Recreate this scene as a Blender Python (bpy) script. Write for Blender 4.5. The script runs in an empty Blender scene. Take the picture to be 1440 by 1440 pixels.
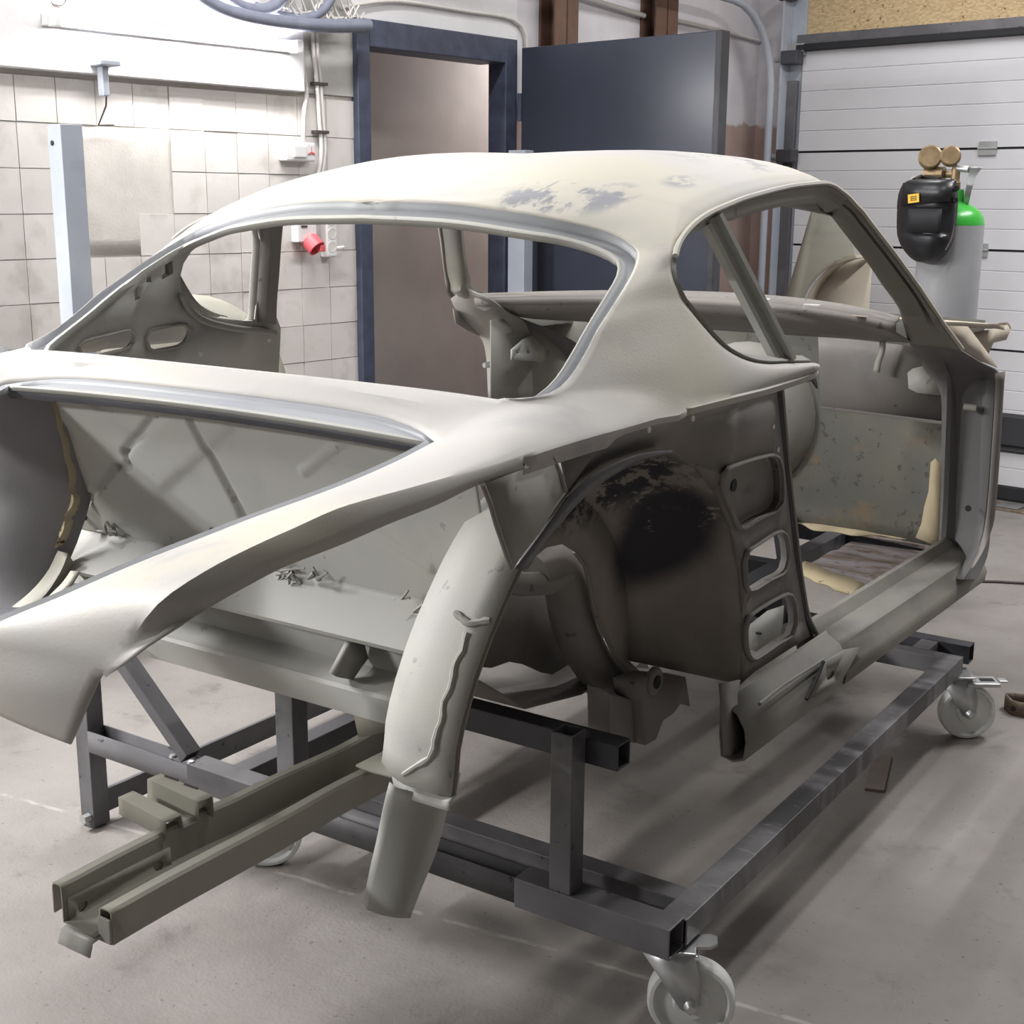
import bpy, bmesh, math, random
from mathutils import Vector as V, Matrix

random.seed(7)
SC = bpy.context.scene
COL = SC.collection
PI = math.pi
WA = math.radians(7.01)                       # the room is turned this much against the car

# ------------------------------------------------------------------ camera
cam = bpy.data.cameras.new('camera')
cam.sensor_width = 36
cam.lens = 36 * 1868 / 1440
cam_ob = bpy.data.objects.new('camera', cam)
COL.objects.link(cam_ob)
yaw, pitch, roll = .5933958, .2302586, -.00739873
_F = V((-math.sin(yaw) * math.cos(pitch), math.cos(yaw) * math.cos(pitch), -math.sin(pitch)))
_R = V((math.cos(yaw), math.sin(yaw), 0))
_D = _F.cross(_R)
_r = math.cos(roll) * _R + math.sin(roll) * _D
_d = -math.sin(roll) * _R + math.cos(roll) * _D
cam_ob.matrix_world = Matrix(((_r.x, -_d.x, -_F.x, 1.65), (_r.y, -_d.y, -_F.y, 0), (_r.z, -_d.z, -_F.z, 1.5), (0, 0, 0, 1)))
SC.camera = cam_ob

# ------------------------------------------------------------------ view, world, lights
vs = SC.view_settings
vs.view_transform = 'Standard'
vs.look = 'None'
vs.gamma = 1
vs.use_curve_mapping = False
vs.exposure = 0.22
w = bpy.data.worlds.new('world')
SC.world = w
w.use_nodes = True
w.node_tree.nodes['Background'].inputs[0].default_value = (.9, .95, 1, 1)
w.node_tree.nodes['Background'].inputs[1].default_value = 0.05


def RF(v, u, z):                              # room frame (v to the right, u towards the garage door) -> world
    return V((math.cos(WA) * v + math.sin(WA) * u, -math.sin(WA) * v + math.cos(WA) * u, z))


def area(name, loc, target, sx, sy, power, col=(1, .99, .985)):
    l = bpy.data.lights.new(name, 'AREA')
    l.shape = 'RECTANGLE'
    l.size, l.size_y, l.energy, l.color = sx, sy, power, col
    o = bpy.data.objects.new(name, l)
    COL.objects.link(o)
    o.location = loc
    d = V(target) - V(loc)
    o.rotation_euler = d.to_track_quat('-Z', 'Y').to_euler()
    return o

# ceiling tubes with fill added for deck and tiles, and lamps on the left wall
LP = dict(wall=105, passage=22)
for v, u, pw in [(.42, 2.7, 30), (.75, 5.3, 62), (-1.2, .3, 10), (-1.65, 2.9, 36), (-1.2, 5.6, 18)]:
    p = RF(v, u, 3.28)
    a = area('ceiling_tube_and_fill', p, p + V((0, 0, -1)), .16, 1.5, pw)
    a.rotation_euler = (0, 0, -WA)
p = RF(-2.38, -1.75, 2.3)
area('wall_tube_and_fill', p, RF(0, -.2, 1.15), 1.1, .08, LP['wall'])
p = RF(-2.38, .75, 2.15)
area('wall_tube_and_fill', p, RF(-.6, .9, .3), 1.2, .08, 100)  # unseen lamp added to brighten the floor at left
p = RF(-2.95, 6.2, 2.5)
area('passage_fill', p, p + V((0, 0, -1)), .12, 1.0, LP['passage'])  # unseen fill lamp added to brighten the passage


# ------------------------------------------------------------------ materials
def srgb(r, g, b):
    f = lambda c: (c / 255) / 12.92 if c / 255 <= .04045 else ((c / 255 + .055) / 1.055) ** 2.4
    return (f(r), f(g), f(b), 1)


class NT:
    def __init__(s, name):
        s.m = bpy.data.materials.new(name)
        s.m.use_nodes = True
        s.t = s.m.node_tree
        s.b = s.t.nodes['Principled BSDF']
        s.geo = s.t.nodes.new('ShaderNodeNewGeometry')

    def n(s, typ, **kw):
        nd = s.t.nodes.new(typ)
        for k, v in kw.items():
            setattr(nd, k, v)
        return nd

    def noise(s, scale, detail=4, rough=.55, stretch=None, seed=0):
        src = s.geo.outputs['Position']
        mp = s.n('ShaderNodeMapping')
        s.t.links.new(src, mp.inputs[0])
        mp.inputs[1].default_value = (seed * 3.7, seed * 1.3, seed * 2.1)
        if stretch:
            mp.inputs[3].default_value = stretch
        nd = s.n('ShaderNodeTexNoise')
        nd.inputs['Scale'].default_value = scale
        nd.inputs['Detail'].default_value = detail
        nd.inputs['Roughness'].default_value = rough
        s.t.links.new(mp.outputs[0], nd.inputs['Vector'])
        return nd.outputs['Fac']

    def ramp(s, fac, a, b, lo=0., hi=1.):
        nd = s.n('ShaderNodeMapRange')
        nd.inputs[1].default_value, nd.inputs[2].default_value = a, b
        nd.inputs[3].default_value, nd.inputs[4].default_value = lo, hi
        nd.interpolation_type = 'SMOOTHSTEP'
        s.t.links.new(fac, nd.inputs[0])
        return nd.outputs[0]

    def mix(s, fac, a, b):
        nd = s.n('ShaderNodeMix', data_type='RGBA')
        for inp, val in ((nd.inputs[0], fac), (nd.inputs[6], a), (nd.inputs[7], b)):
            if isinstance(val, (tuple, list, float, int)):
                inp.default_value = val
            else:
                s.t.links.new(val, inp)
        return nd.outputs[2]

    def math(s, op, a, b=None):
        nd = s.n('ShaderNodeMath', operation=op)
        for i, val in enumerate((a, b)):
            if val is None:
                continue
            if isinstance(val, (float, int)):
                nd.inputs[i].default_value = val
            else:
                s.t.links.new(val, nd.inputs[i])
        return nd.outputs[0]

    def blob(s, c, r):                         # 1 inside an ellipsoid of radii r about c, 0 outside
        sub = s.n('ShaderNodeVectorMath', operation='SUBTRACT')
        s.t.links.new(s.geo.outputs['Position'], sub.inputs[0])
        sub.inputs[1].default_value = c
        dv = s.n('ShaderNodeVectorMath', operation='DIVIDE')
        s.t.links.new(sub.outputs[0], dv.inputs[0])
        dv.inputs[1].default_value = r
        ln = s.n('ShaderNodeVectorMath', operation='LENGTH')
        s.t.links.new(dv.outputs[0], ln.inputs[0])
        return s.ramp(ln.outputs['Value'], .6, 1.15, 1., 0.)

    def bump(s, h, dist=.002, strength=.5):
        nd = s.n('ShaderNodeBump')
        nd.inputs['Strength'].default_value = strength
        nd.inputs['Distance'].default_value = dist
        s.t.links.new(h, nd.inputs['Height'])
        s.t.links.new(nd.outputs[0], s.b.inputs['Normal'])

    def done(s, col, rough=.6, metal=0., spec=None):
        if isinstance(col, tuple):
            s.b.inputs['Base Color'].default_value = col
        else:
            s.t.links.new(col, s.b.inputs['Base Color'])
        if isinstance(rough, float):
            s.b.inputs['Roughness'].default_value = rough
        else:
            s.t.links.new(rough, s.b.inputs['Roughness'])
        s.b.inputs['Metallic'].default_value = metal
        if spec is not None:
            s.b.inputs['Specular IOR Level'].default_value = spec
        return s.m


def plain(name, rgb, rough=.6, metal=0., var=.12, scale=9., bump=0.):
    t = NT(name)
    c = srgb(*rgb)
    f = t.noise(scale, 5)
    dk = tuple(x * (1 - var) for x in c[:3]) + (1,)
    lt = tuple(min(1, x * (1 + var)) for x in c[:3]) + (1,)
    if bump:
        t.bump(t.noise(scale * 14, 3), bump, .4)
    return t.done(t.mix(t.ramp(f, .3, .7), dk, lt), rough, metal)


def primer(name, base, tint1, tint2, rough=.62, spots=None, blobs=()):
    t = NT(name)
    c = t.mix(t.ramp(t.noise(2.3, 5), .42, .68), srgb(*base), srgb(*tint1))
    c = t.mix(t.ramp(t.noise(3.6, 6, .6, seed=3), .55, .75), c, srgb(*tint2))
    if spots:
        c = t.mix(t.ramp(t.noise(26, 4, .6, seed=5), .66, .70), c, srgb(*spots))
    for (ce, r, rgb, th) in blobs:
        k = t.math('MULTIPLY', t.blob(ce, r), t.ramp(t.noise(16, 5, .65, (1, .5, 1), seed=2), th, th + .1))
        c = t.mix(k, c, srgb(*rgb))
    t.bump(t.noise(220, 2), .0006, .35)
    return t.done(c, rough, 0., .35)


M = {}
M['skin'] = primer('bare_primer_skin', (190, 187, 183), (197, 193, 178), (171, 169, 170), .55, None,
                   [(q, r, c, th) for q, r, c, th in [
                       ((.35, 2.07, 1.492), (.10, .07, .07), (134, 135, 142), .44),
                       ((.31, 2.03, 1.49), (.06, .05, .05), (140, 141, 146), .46),
                       ((.43, 2.13, 1.49), (.05, .10, .05), (144, 145, 150), .48),
                       ((.47, 2.31, 1.515), (.035, .08, .04), (148, 148, 152), .46),
                       ([(0.250,2.660,1.590)][0], (.30, .18, .06), (146, 147, 149), .50)]])
M['flange'] = primer('grey_primer_flange', (154, 156, 161), (162, 164, 166), (146, 148, 155), .5)
M['inner'] = primer('dull_inner_primer', (150, 148, 143), (157, 155, 147), (138, 136, 134), .65, (120, 117, 112))
M['bay'] = primer('engine_bay_primer', (176, 176, 172), (184, 183, 174), (164, 165, 164), .6, (154, 153, 148))
M['dark'] = primer('dark_inner_metal', (130, 126, 123), (138, 133, 128), (116, 113, 113), .6, (101, 98, 96))
M['sill'] = primer('sill_primer', (134, 132, 127), (143, 140, 131), (121, 119, 118), .55)
M['beige'] = primer('beige_primer', (188, 178, 164), (198, 187, 168), (174, 166, 156), .65)
M['steel'] = primer('raw_mill_steel', (92, 91, 94), (122, 121, 124), (62, 61, 65), .42, (56, 56, 60))
M['steel_dark'] = primer('black_mill_steel', (58, 58, 63), (76, 76, 82), (46, 46, 50), .45)
M['galv'] = primer('galvanised_steel', (168, 174, 186), (184, 189, 198), (150, 156, 170), .4)
t = NT('scuffed_rail_steel')
c = t.mix(t.ramp(t.noise(9, 5), .4, .65), srgb(96, 95, 98), srgb(122, 121, 124))
c = t.mix(t.ramp(t.noise(3.2, 3, .6, (.15, 1, .15), seed=3), .46, .54), c, srgb(50, 49, 52))
c = t.mix(t.math('MULTIPLY', t.ramp(t.noise(60, 3, .6, (.3, 1, .3), seed=5), .60, .70), .6), c, srgb(132, 131, 134))
M['scuff'] = t.done(c, .45)
M['zinc'] = plain('zinc_plate', (188, 190, 190), .35, .6, .1, 12)
M['nylon'] = plain('white_nylon', (222, 224, 222), .45, 0., .05, 6)
M['yellow'] = primer('yellow_sealer', (180, 166, 136), (192, 179, 150), (156, 137, 106), .8, (92, 76, 56))
M['jamb'] = primer('grey_jamb_metal', (106, 104, 106), (114, 112, 112), (94, 92, 96), .5)
M['dome'] = primer('purple_grey_primer', (130, 128, 131), (138, 136, 138), (118, 116, 120), .5)
M['olive'] = primer('olive_primer', (160, 158, 147), (169, 166, 152), (148, 146, 137), .55)
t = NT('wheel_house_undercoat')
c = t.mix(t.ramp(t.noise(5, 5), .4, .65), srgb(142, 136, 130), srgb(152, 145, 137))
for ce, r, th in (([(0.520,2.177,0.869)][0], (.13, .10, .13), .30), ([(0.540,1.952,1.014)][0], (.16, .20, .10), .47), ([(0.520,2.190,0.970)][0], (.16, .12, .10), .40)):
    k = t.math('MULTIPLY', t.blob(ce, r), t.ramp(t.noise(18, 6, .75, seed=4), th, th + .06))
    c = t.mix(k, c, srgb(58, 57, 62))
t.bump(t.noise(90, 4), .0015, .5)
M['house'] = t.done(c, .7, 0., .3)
t = NT('rusty_bulkhead')
c = t.mix(t.ramp(t.noise(3, 5), .4, .65), srgb(100, 100, 94), srgb(111, 109, 99))
c = t.mix(t.ramp(t.noise(30, 5, .65, seed=2), .60, .64), c, srgb(84, 80, 72))
c = t.mix(t.math('MULTIPLY', t.ramp(t.noise(9, 5, .65, seed=7), .55, .66), .7), c, srgb(126, 108, 88))
t.bump(t.noise(60, 3), .001, .4)
M['rust'] = t.done(c, .65, 0., .3)
t = NT('worn_floor_pan')
c = t.mix(t.ramp(t.noise(7, 6, .65, (1, 3, 1)), .38, .62), srgb(122, 106, 96), srgb(158, 152, 156))
c = t.mix(t.ramp(t.noise(20, 5, .65, (1, 2, 1), seed=3), .56, .66), c, srgb(98, 84, 76))
M['pan'] = t.done(c, .5, .2)
t = NT('concrete_floor')
c = t.mix(t.ramp(t.noise(1.1, 6, .6), .36, .66), srgb(132, 127, 123), srgb(151, 146, 142))
c = t.mix(t.ramp(t.noise(5, 6, .65, seed=2), .55, .72), c, srgb(120, 115, 111))
c = t.mix(t.math('MULTIPLY', t.ramp(t.noise(2.2, 6, .7, seed=9), .62, .72), .3), c, srgb(138, 122, 113))
c = t.mix(t.math('MULTIPLY', t.ramp(t.noise(60, 3, .6, seed=4), .66, .70), .8), c, srgb(104, 98, 94))
sp_ = t.n('ShaderNodeSeparateXYZ')
t.t.links.new(t.geo.outputs['Position'], sp_.inputs[0])
jl = t.math('ABSOLUTE', t.math('SUBTRACT', t.math('ADD', sp_.outputs[1], t.math('MULTIPLY', t.noise(6, 4, .6, seed=12), .03)), t.math('ADD', t.math('MULTIPLY', sp_.outputs[0], .12), 2.055)))
jm = t.math('MULTIPLY', t.ramp(jl, .003, .009, 1., 0.), t.ramp(t.noise(11, 4, .6, seed=8), .38, .55))
c = t.mix(t.math('MULTIPLY', jm, .6), c, srgb(186, 180, 174))
t.bump(t.math('ADD', t.noise(18, 6, .7), t.math('MULTIPLY', t.noise(120, 3), .4)), .006, .45)
M['floor'] = t.done(c, t.ramp(t.noise(3, 4, seed=6), .3, .7, .42, .7), 0., .4)
t = NT('glazed_wall_tile')
oi = t.n('ShaderNodeObjectInfo')
c = t.mix(oi.outputs['Random'], srgb(213, 208, 204), srgb(221, 216, 212))
c = t.mix(t.ramp(t.noise(7, 5), .5, .72), c, srgb(198, 192, 186))
t.bump(t.noise(9, 4), .006, .5)
M['tile'] = t.done(c, .35, 0., .4)
M['grout'] = plain('grout_and_render', (200, 195, 189), .8, 0., .08, 8, .003)
M['plaster'] = plain('white_plaster', (226, 225, 226), .8, 0., .05, 3, .003)
M['dim'] = plain('low_bounce_plaster', (132, 130, 128), .9, 0., .1, 3)  # darkened so the unseen walls and ceiling bounce less light
M['plaster_grey'] = plain('grey_plaster', (190, 188, 184), .85, 0., .12, 5, .003)
t = NT('white_over_brown_wall')
sep = t.n('ShaderNodeSeparateXYZ')
t.t.links.new(t.geo.outputs['Position'], sep.inputs[0])
h = t.math('ADD', sep.outputs[2], t.math('MULTIPLY', t.noise(14, 5), .08))
c = t.mix(t.ramp(h, 1.955, 1.975), t.mix(t.ramp(t.noise(4, 4), .3, .7), srgb(164, 142, 134), srgb(176, 154, 146)),
          t.mix(t.ramp(t.noise(3, 5), .35, .7), srgb(208, 204, 208), srgb(222, 220, 224)))
t.bump(t.noise(40, 3), .002, .4)
M['wall2'] = t.done(c, .8)
M['passage'] = plain('passage_plaster', (178, 170, 165), .85, 0., .08, 3)
M['navy'] = plain('dark_blue_door_paint', (58, 62, 75), .28, 0., .12, 2.5)
M['frame'] = plain('dark_blue_frame_paint', (66, 71, 90), .5, 0., .2, 16)
M['brown'] = plain('brown_column_paint', (104, 78, 66), .6, 0., .15, 10)
M['door_panel'] = plain('white_door_panel', (214, 214, 218), .45, 0., .03, 3)
M['rubber'] = plain('black_rubber', (34, 34, 38), .7, 0., .1, 8)
M['black'] = plain('black_plastic', (32, 33, 37), .38, 0., .12, 10)
M['blackdoor'] = plain('dark_grey_plate', (50, 51, 55), .5, 0., .1, 5)
t = NT('osb_board')
vo = t.n('ShaderNodeTexVoronoi')
vo.inputs['Scale'].default_value = 55
mp = t.n('ShaderNodeMapping')
t.t.links.new(t.geo.outputs['Position'], mp.inputs[0])
mp.inputs[2].default_value = (0, .3, .2)
mp.inputs[3].default_value = (1, 1, 2.4)
t.t.links.new(mp.outputs[0], vo.inputs['Vector'])
c = t.mix(t.ramp(vo.outputs['Color'], .1, .9), srgb(186, 160, 120), srgb(212, 188, 148))
c = t.mix(t.ramp(t.noise(40, 4, seed=2), .62, .70), c, srgb(120, 90, 58))
M['osb'] = t.done(c, .7)
M['bottle'] = primer('grey_bottle_paint', (150, 151, 155), (160, 161, 164), (141, 142, 146), .38)
M['green'] = plain('green_bottle_paint', (58, 168, 62), .32, 0., .06, 5)
M['brass'] = plain('brass', (138, 118, 90), .45, .55, .2, 30)
M['yellowlab'] = plain('yellow_label', (238, 186, 40), .5, 0., .03, 5)
M['white'] = plain('white_plastic', (228, 228, 228), .4, 0., .03, 5)
M['red'] = plain('red_plastic', (222, 96, 104), .4, 0., .06, 5)  # pink shift bakes an overexposed look into the red
M['cable'] = plain('pale_cable', (214, 210, 206), .5, 0., .06, 5)
M['hose'] = plain('grey_hose', (126, 130, 146), .5, 0., .1, 20)
M['wire'] = plain('dark_wire', (70, 62, 60), .6, 0., .1, 9)
M['plateb'] = plain('brown_dirty_metal', (112, 98, 84), .7, 0., .3, 30)
t = NT('lit_tube')
t.b.inputs['Emission Color'].default_value = (1, .99, .97, 1)
t.b.inputs['Emission Strength'].default_value = 100
M['tube'] = t.done((.9, .9, .9, 1), .4)


# ------------------------------------------------------------------ mesh helpers
def vec(p):
    return p if isinstance(p, V) else V(p)


def link(o, parent=None):
    COL.objects.link(o)
    if parent is not None:
        o.parent = parent
        base = parent
        T = Matrix.Identity(4)
        chain = []
        while base is not None:
            chain.append(base)
            base = base.parent
        T = Matrix.Translation(chain[-1].location) if chain[-1].type == 'EMPTY' else Matrix.Identity(4)
        if len(chain) == 1:
            o.matrix_parent_inverse = T.inverted()
    return o


def thing(name, label, cat, loc, group=None):
    o = bpy.data.objects.new(name, None)
    o.empty_display_size = .1
    o.location = loc
    COL.objects.link(o)
    o['label'], o['category'] = label, cat
    if group:
        o['group'] = group
    return o


def tag(o, label, cat, group=None):
    o['label'], o['category'] = label, cat
    if group:
        o['group'] = group
    return o


def struct(o):
    o['kind'] = 'structure'
    return o


def finish(name, bm, mat, parent=None, smooth=None, thick=0., off=0., mat2=None, bevel=0., recalc=True):
    if recalc:
        bmesh.ops.recalc_face_normals(bm, faces=bm.faces)
    me = bpy.data.meshes.new(name)
    bm.to_mesh(me)
    bm.free()
    me.materials.append(mat)
    if smooth is not None:
        for p in me.polygons:
            p.use_smooth = True
        me.set_sharp_from_angle(angle=math.radians(smooth))
    o = bpy.data.objects.new(name, me)
    if mat2:
        me.materials.append(mat2)
    if bevel:
        b = o.modifiers.new('bevel', 'BEVEL')
        b.width, b.segments, b.limit_method = bevel, 2, 'ANGLE'
    if thick:
        s = o.modifiers.new('solid', 'SOLIDIFY')
        s.thickness, s.offset = thick, off
        if mat2:
            s.material_offset = 1
    return link(o, parent)


def resample(pts, n, closed=False, uniform=False):
    pts = [vec(p) for p in pts]
    N = len(pts)
    if closed:
        get = lambda i: pts[i % N]
        segs = N
    else:
        get = lambda i: pts[i] if 0 <= i < N else (2 * pts[0] - pts[1] if i < 0 else 2 * pts[-1] - pts[-2])
        segs = N - 1
    L = [0.]
    for i in range(segs):
        L.append(L[-1] + (1. if uniform else max(1e-6, (get(i + 1) - get(i)).length)))
    out = []
    cnt = n if closed else n - 1
    for k in range(n):
        d = L[-1] * k / cnt
        i = 0
        while i < segs - 1 and L[i + 1] < d - 1e-9:
            i += 1
        t = (d - L[i]) / (L[i + 1] - L[i])
        p0, p1, p2, p3 = get(i - 1), get(i), get(i + 1), get(i + 2)
        out.append(.5 * ((2 * p1) + (p2 - p0) * t + (2 * p0 - 5 * p1 + 4 * p2 - p3) * t * t + (3 * p1 - p0 - 3 * p2 + p3) * t ** 3))
    return out


def mir(p):
    return V((-p[0], p[1], p[2]))


def add_grid(bm, rows, closed_u=False, closed_v=False):
    vs_ = [[bm.verts.new(p) for p in r] for r in rows]
    R, Cn = len(rows), len(rows[0])
    for i in range(R if closed_v else R - 1):
        for j in range(Cn if closed_u else Cn - 1):
            q = [vs_[i][j], vs_[i][(j + 1) % Cn], vs_[(i + 1) % R][(j + 1) % Cn], vs_[(i + 1) % R][j]]
            q2 = []
            for x in q:
                if x not in q2:
                    q2.append(x)
            try:
                bm.faces.new(q2)
            except ValueError:
                pass
    return vs_


def grid(name, rows, mat, parent=None, thick=.003, smooth=40, both=False, closed_u=False, closed_v=False, mat2=None, off=0., weld=0., bevel=0.):
    bm = bmesh.new()
    add_grid(bm, rows, closed_u, closed_v)
    if both:
        add_grid(bm, [[mir(p) for p in r] for r in rows], closed_u, closed_v)
    if weld:
        bmesh.ops.remove_doubles(bm, verts=bm.verts, dist=weld)
    return finish(name, bm, mat, parent, smooth, thick, off, mat2, bevel)


def loft(name, curves, n, mat, parent=None, **kw):
    return grid(name, [resample(c, n) for c in curves], mat, parent, **kw)


def add_tube(bm, pts, r, n=8, closed=False):
    pts = [vec(p) for p in pts]
    rows = []
    N = len(pts)
    up = None
    for i, p in enumerate(pts):
        a = pts[(i - 1) % N] if (closed or i > 0) else p
        b = pts[(i + 1) % N] if (closed or i < N - 1) else p
        t = (b - a).normalized()
        if up is None:
            up = t.orthogonal().normalized()
        up = (up - t * up.dot(t)).normalized()
        s = t.cross(up)
        rr = r[i] if isinstance(r, (list, tuple)) else r
        rows.append([p + (math.cos(2 * PI * k / n) * up + math.sin(2 * PI * k / n) * s) * rr for k in range(n)])
    vs_ = add_grid(bm, rows, True, closed)
    if not closed:
        bm.faces.new(vs_[0])
        bm.faces.new(vs_[-1])


def tube(name, pts, r, mat, parent=None, n=8, closed=False):
    bm = bmesh.new()
    add_tube(bm, pts, r, n, closed)
    return finish(name, bm, mat, parent, 50)


def add_box(bm, p0, p1, f=None):
    co = [(x, y, z) for x in (p0[0], p1[0]) for y in (p0[1], p1[1]) for z in (p0[2], p1[2])]
    v = [bm.verts.new(f(*c) if f else c) for c in co]
    for q in ((0, 1, 3, 2), (4, 6, 7, 5), (0, 4, 5, 1), (2, 3, 7, 6), (0, 2, 6, 4), (1, 5, 7, 3)):
        bm.faces.new([v[i] for i in q])


def box(name, p0, p1, mat, parent=None, bevel=.003, f=None):
    bm = bmesh.new()
    add_box(bm, p0, p1, f)
    return finish(name, bm, mat, parent, None, bevel=bevel)


def rbox(name, p0, p1, mat, parent=None, bevel=.003):      # box in the room frame (v, u, z)
    return box(name, p0, p1, mat, parent, bevel, RF)


def rect_tube(name, a, b, wd, ht, mat, parent=None, t=.004, up=(0, 0, 1)):
    """Hollow square section from a to b (centre line)."""
    a, b = vec(a), vec(b)
    d = (b - a).normalized()
    up = vec(up)
    s = d.cross(up).normalized()
    u2 = s.cross(d).normalized()
    bm = bmesh.new()
    ring = lambda c, w_, h_: [c + s * (sx * w_ / 2) + u2 * (sz * h_ / 2) for sx, sz in ((-1, -1), (1, -1), (1, 1), (-1, 1))]
    rows = [ring(a, wd, ht), ring(b, wd, ht), ring(b, wd - 2 * t, ht - 2 * t), ring(a, wd - 2 * t, ht - 2 * t)]
    add_grid(bm, rows, True, True)
    return finish(name, bm, mat, parent, None, bevel=.002)


def plate(name, outline, holes, mat, parent=None, thick=.004, both=False, smooth=30, subdiv=False):
    bm = bmesh.new()

    def one(f):
        es = []
        n = V((0, 0, 0))
        for poly in [outline] + list(holes):
            vv = [bm.verts.new(f(p)) for p in poly]
            es += [bm.edges.new((vv[i], vv[(i + 1) % len(vv)])) for i in range(len(vv))]
        pts = [vec(f(p)) for p in outline]
        for i in range(len(pts)):
            p, q = pts[i], pts[(i + 1) % len(pts)]
            n += V(((p.y - q.y) * (p.z + q.z), (p.z - q.z) * (p.x + q.x), (p.x - q.x) * (p.y + q.y)))
        bmesh.ops.triangle_fill(bm, use_beauty=True, use_dissolve=False, edges=es, normal=n.normalized())
    one(lambda p: vec(p))
    if both:
        one(mir)
    return finish(name, bm, mat, parent, smooth, thick)


def roundloop(pts, n=28):
    return resample(pts, n, closed=True)


def scale_loop(pts, k, shift=(0, 0, 0)):
    c = sum((vec(p) for p in pts), V((0, 0, 0))) / len(pts)
    return [c + (vec(p) - c) * k + V(shift) for p in pts]


def lathe(name, prof, mat, parent=None, c=(0, 0, 0), axis=(0, 0, 1), n=32, smooth=35):
    """prof: (radius, height along axis)."""
    ax = vec(axis).normalized()
    x = ax.orthogonal().normalized()
    y = ax.cross(x)
    c = vec(c)
    bm = bmesh.new()
    rows = [[c + ax * h + (x * math.cos(2 * PI * k / n) + y * math.sin(2 * PI * k / n)) * r for k in range(n)] for r, h in prof]
    vs_ = add_grid(bm, rows, True)
    for ring, pr in ((vs_[0], prof[0]), (vs_[-1], prof[-1])):
        if pr[0] > 1e-5:
            bm.faces.new(ring)
    bmesh.ops.remove_doubles(bm, verts=bm.verts, dist=1e-6)
    return finish(name, bm, mat, parent, smooth)


def bez(p0, p3, nrm, k0, k1, n):
    p0, p3, nrm = vec(p0), vec(p3), vec(nrm).normalized()
    d = p3 - p0
    L = d.length
    p1 = p0 + d / 3 + nrm * (k0 * L / 3)
    p2 = p3 - d / 3 + nrm * (k1 * L / 3)
    out = []
    for i in range(n):
        t = i / (n - 1)
        out.append(p0 * (1 - t) ** 3 + p1 * (3 * t * (1 - t) ** 2) + p2 * (3 * t * t * (1 - t)) + p3 * t ** 3)
    return out


def densify(rows, k):
    """Insert k-1 smooth rows between each pair of rows."""
    cols = list(zip(*rows))
    cols = [resample(c, (len(rows) - 1) * k + 1, uniform=True) for c in cols]
    return [list(r) for r in zip(*cols)]


# ================================================================== ROOM
fl = bmesh.new()
add_box(fl, (-4.6, -4, -.12), (5.2, 9.5, 0), RF)
floor = struct(finish('floor', fl, M['floor']))
ceil_ = struct(rbox('ceiling', (-4.6, -4, 3.34), (5.2, 9.5, 3.46), M['dim'], bevel=0))
struct(rbox('wall_right', (4.4, -4, 0), (4.5, 7.2, 3.34), M['dim'], bevel=0))
struct(rbox('wall_rear', (-2.6, -3.6, 0), (4.5, -3.5, 3.34), M['dim'], bevel=0))

# ---- left wall (v = -2.5): tiles below, plaster above, doorway u 4.035..4.803
wl = bmesh.new()
add_box(wl, (-2.62, -3.6, 0), (-2.506, 3.97, 2.0), RF)
add_box(wl, (-2.62, -3.6, 2.0), (-2.506, 3.97, 3.34), RF)
wall_left = struct(finish('wall_left', wl, M['grout']))
wp = bmesh.new()
add_box(wp, (-2.506, -3.6, 1.9), (-2.462, 3.69, 3.34), RF)
finish('plaster_band', wp, M['plaster'], wall_left, bevel=.004)
wp = bmesh.new()
add_box(wp, (-2.506, 3.69, 1.9), (-2.495, 3.97, 3.34), RF)
finish('grey_plaster', wp, M['plaster_grey'], wall_left)
wp = bmesh.new()
add_box(wp, (-2.62, 3.97, 2.2), (-2.5, 4.97, 3.34), RF)
finish('plaster_over_door', wp, M['plaster'], wall_left)
# the wall past the door, white above and brown below
struct(rbox('wall_left_beyond', (-2.62, 4.97, 0), (-2.5, 7.1, 3.34), M['wall2'], bevel=0))
TS = .1462
tb = bmesh.new()
add_box(tb, (0, .0015, .0015), (.008, TS - .0015, TS - .0015))
bmesh.ops.recalc_face_normals(tb, faces=tb.faces)
tme = bpy.data.meshes.new('tile')
tb.to_mesh(tme)
tb.free()
tme.materials.append(M['tile'])
for r in range(13):
    for cidx in range(13):
        u0 = 3.97 - TS * (cidx + 1)
        z0 = 1.884 - TS * (r + 1)
        if 5.6 <= cidx <= 8.2 and .9 <= r <= 3.9 and not (cidx == 6 and r == 3):
            continue                                   # tiles gone here, bare render shows
        if cidx in (0, 1) and r == 2 and False:
            continue
        o = bpy.data.objects.new('tile', tme)
        o.location = RF(-2.506 + random.uniform(-.001, .0015), u0, z0)
        o.rotation_euler = (random.uniform(-.006, .006), random.uniform(-.010, .010), -WA + random.uniform(-.010, .010))
        link(o, wall_left)
# the smooth render where tiles are missing
pb = bmesh.new()
rows = []
for i in range(9):
    rows.append([RF(-2.506 + .003 + .0006 * math.sin(i * 1.7 + j * 2.3) * (0 < i < 8 and 0 < j < 8), 3.97 - TS * 8.98 + TS * 3.0 * j / 8 , 1.884 - TS * 3.95 + TS * 2.98 * i / 8) for j in range(9)])
add_grid(pb, rows)
finish('render_patch', pb, M['grout'], wall_left, 60, thick=.006)

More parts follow.
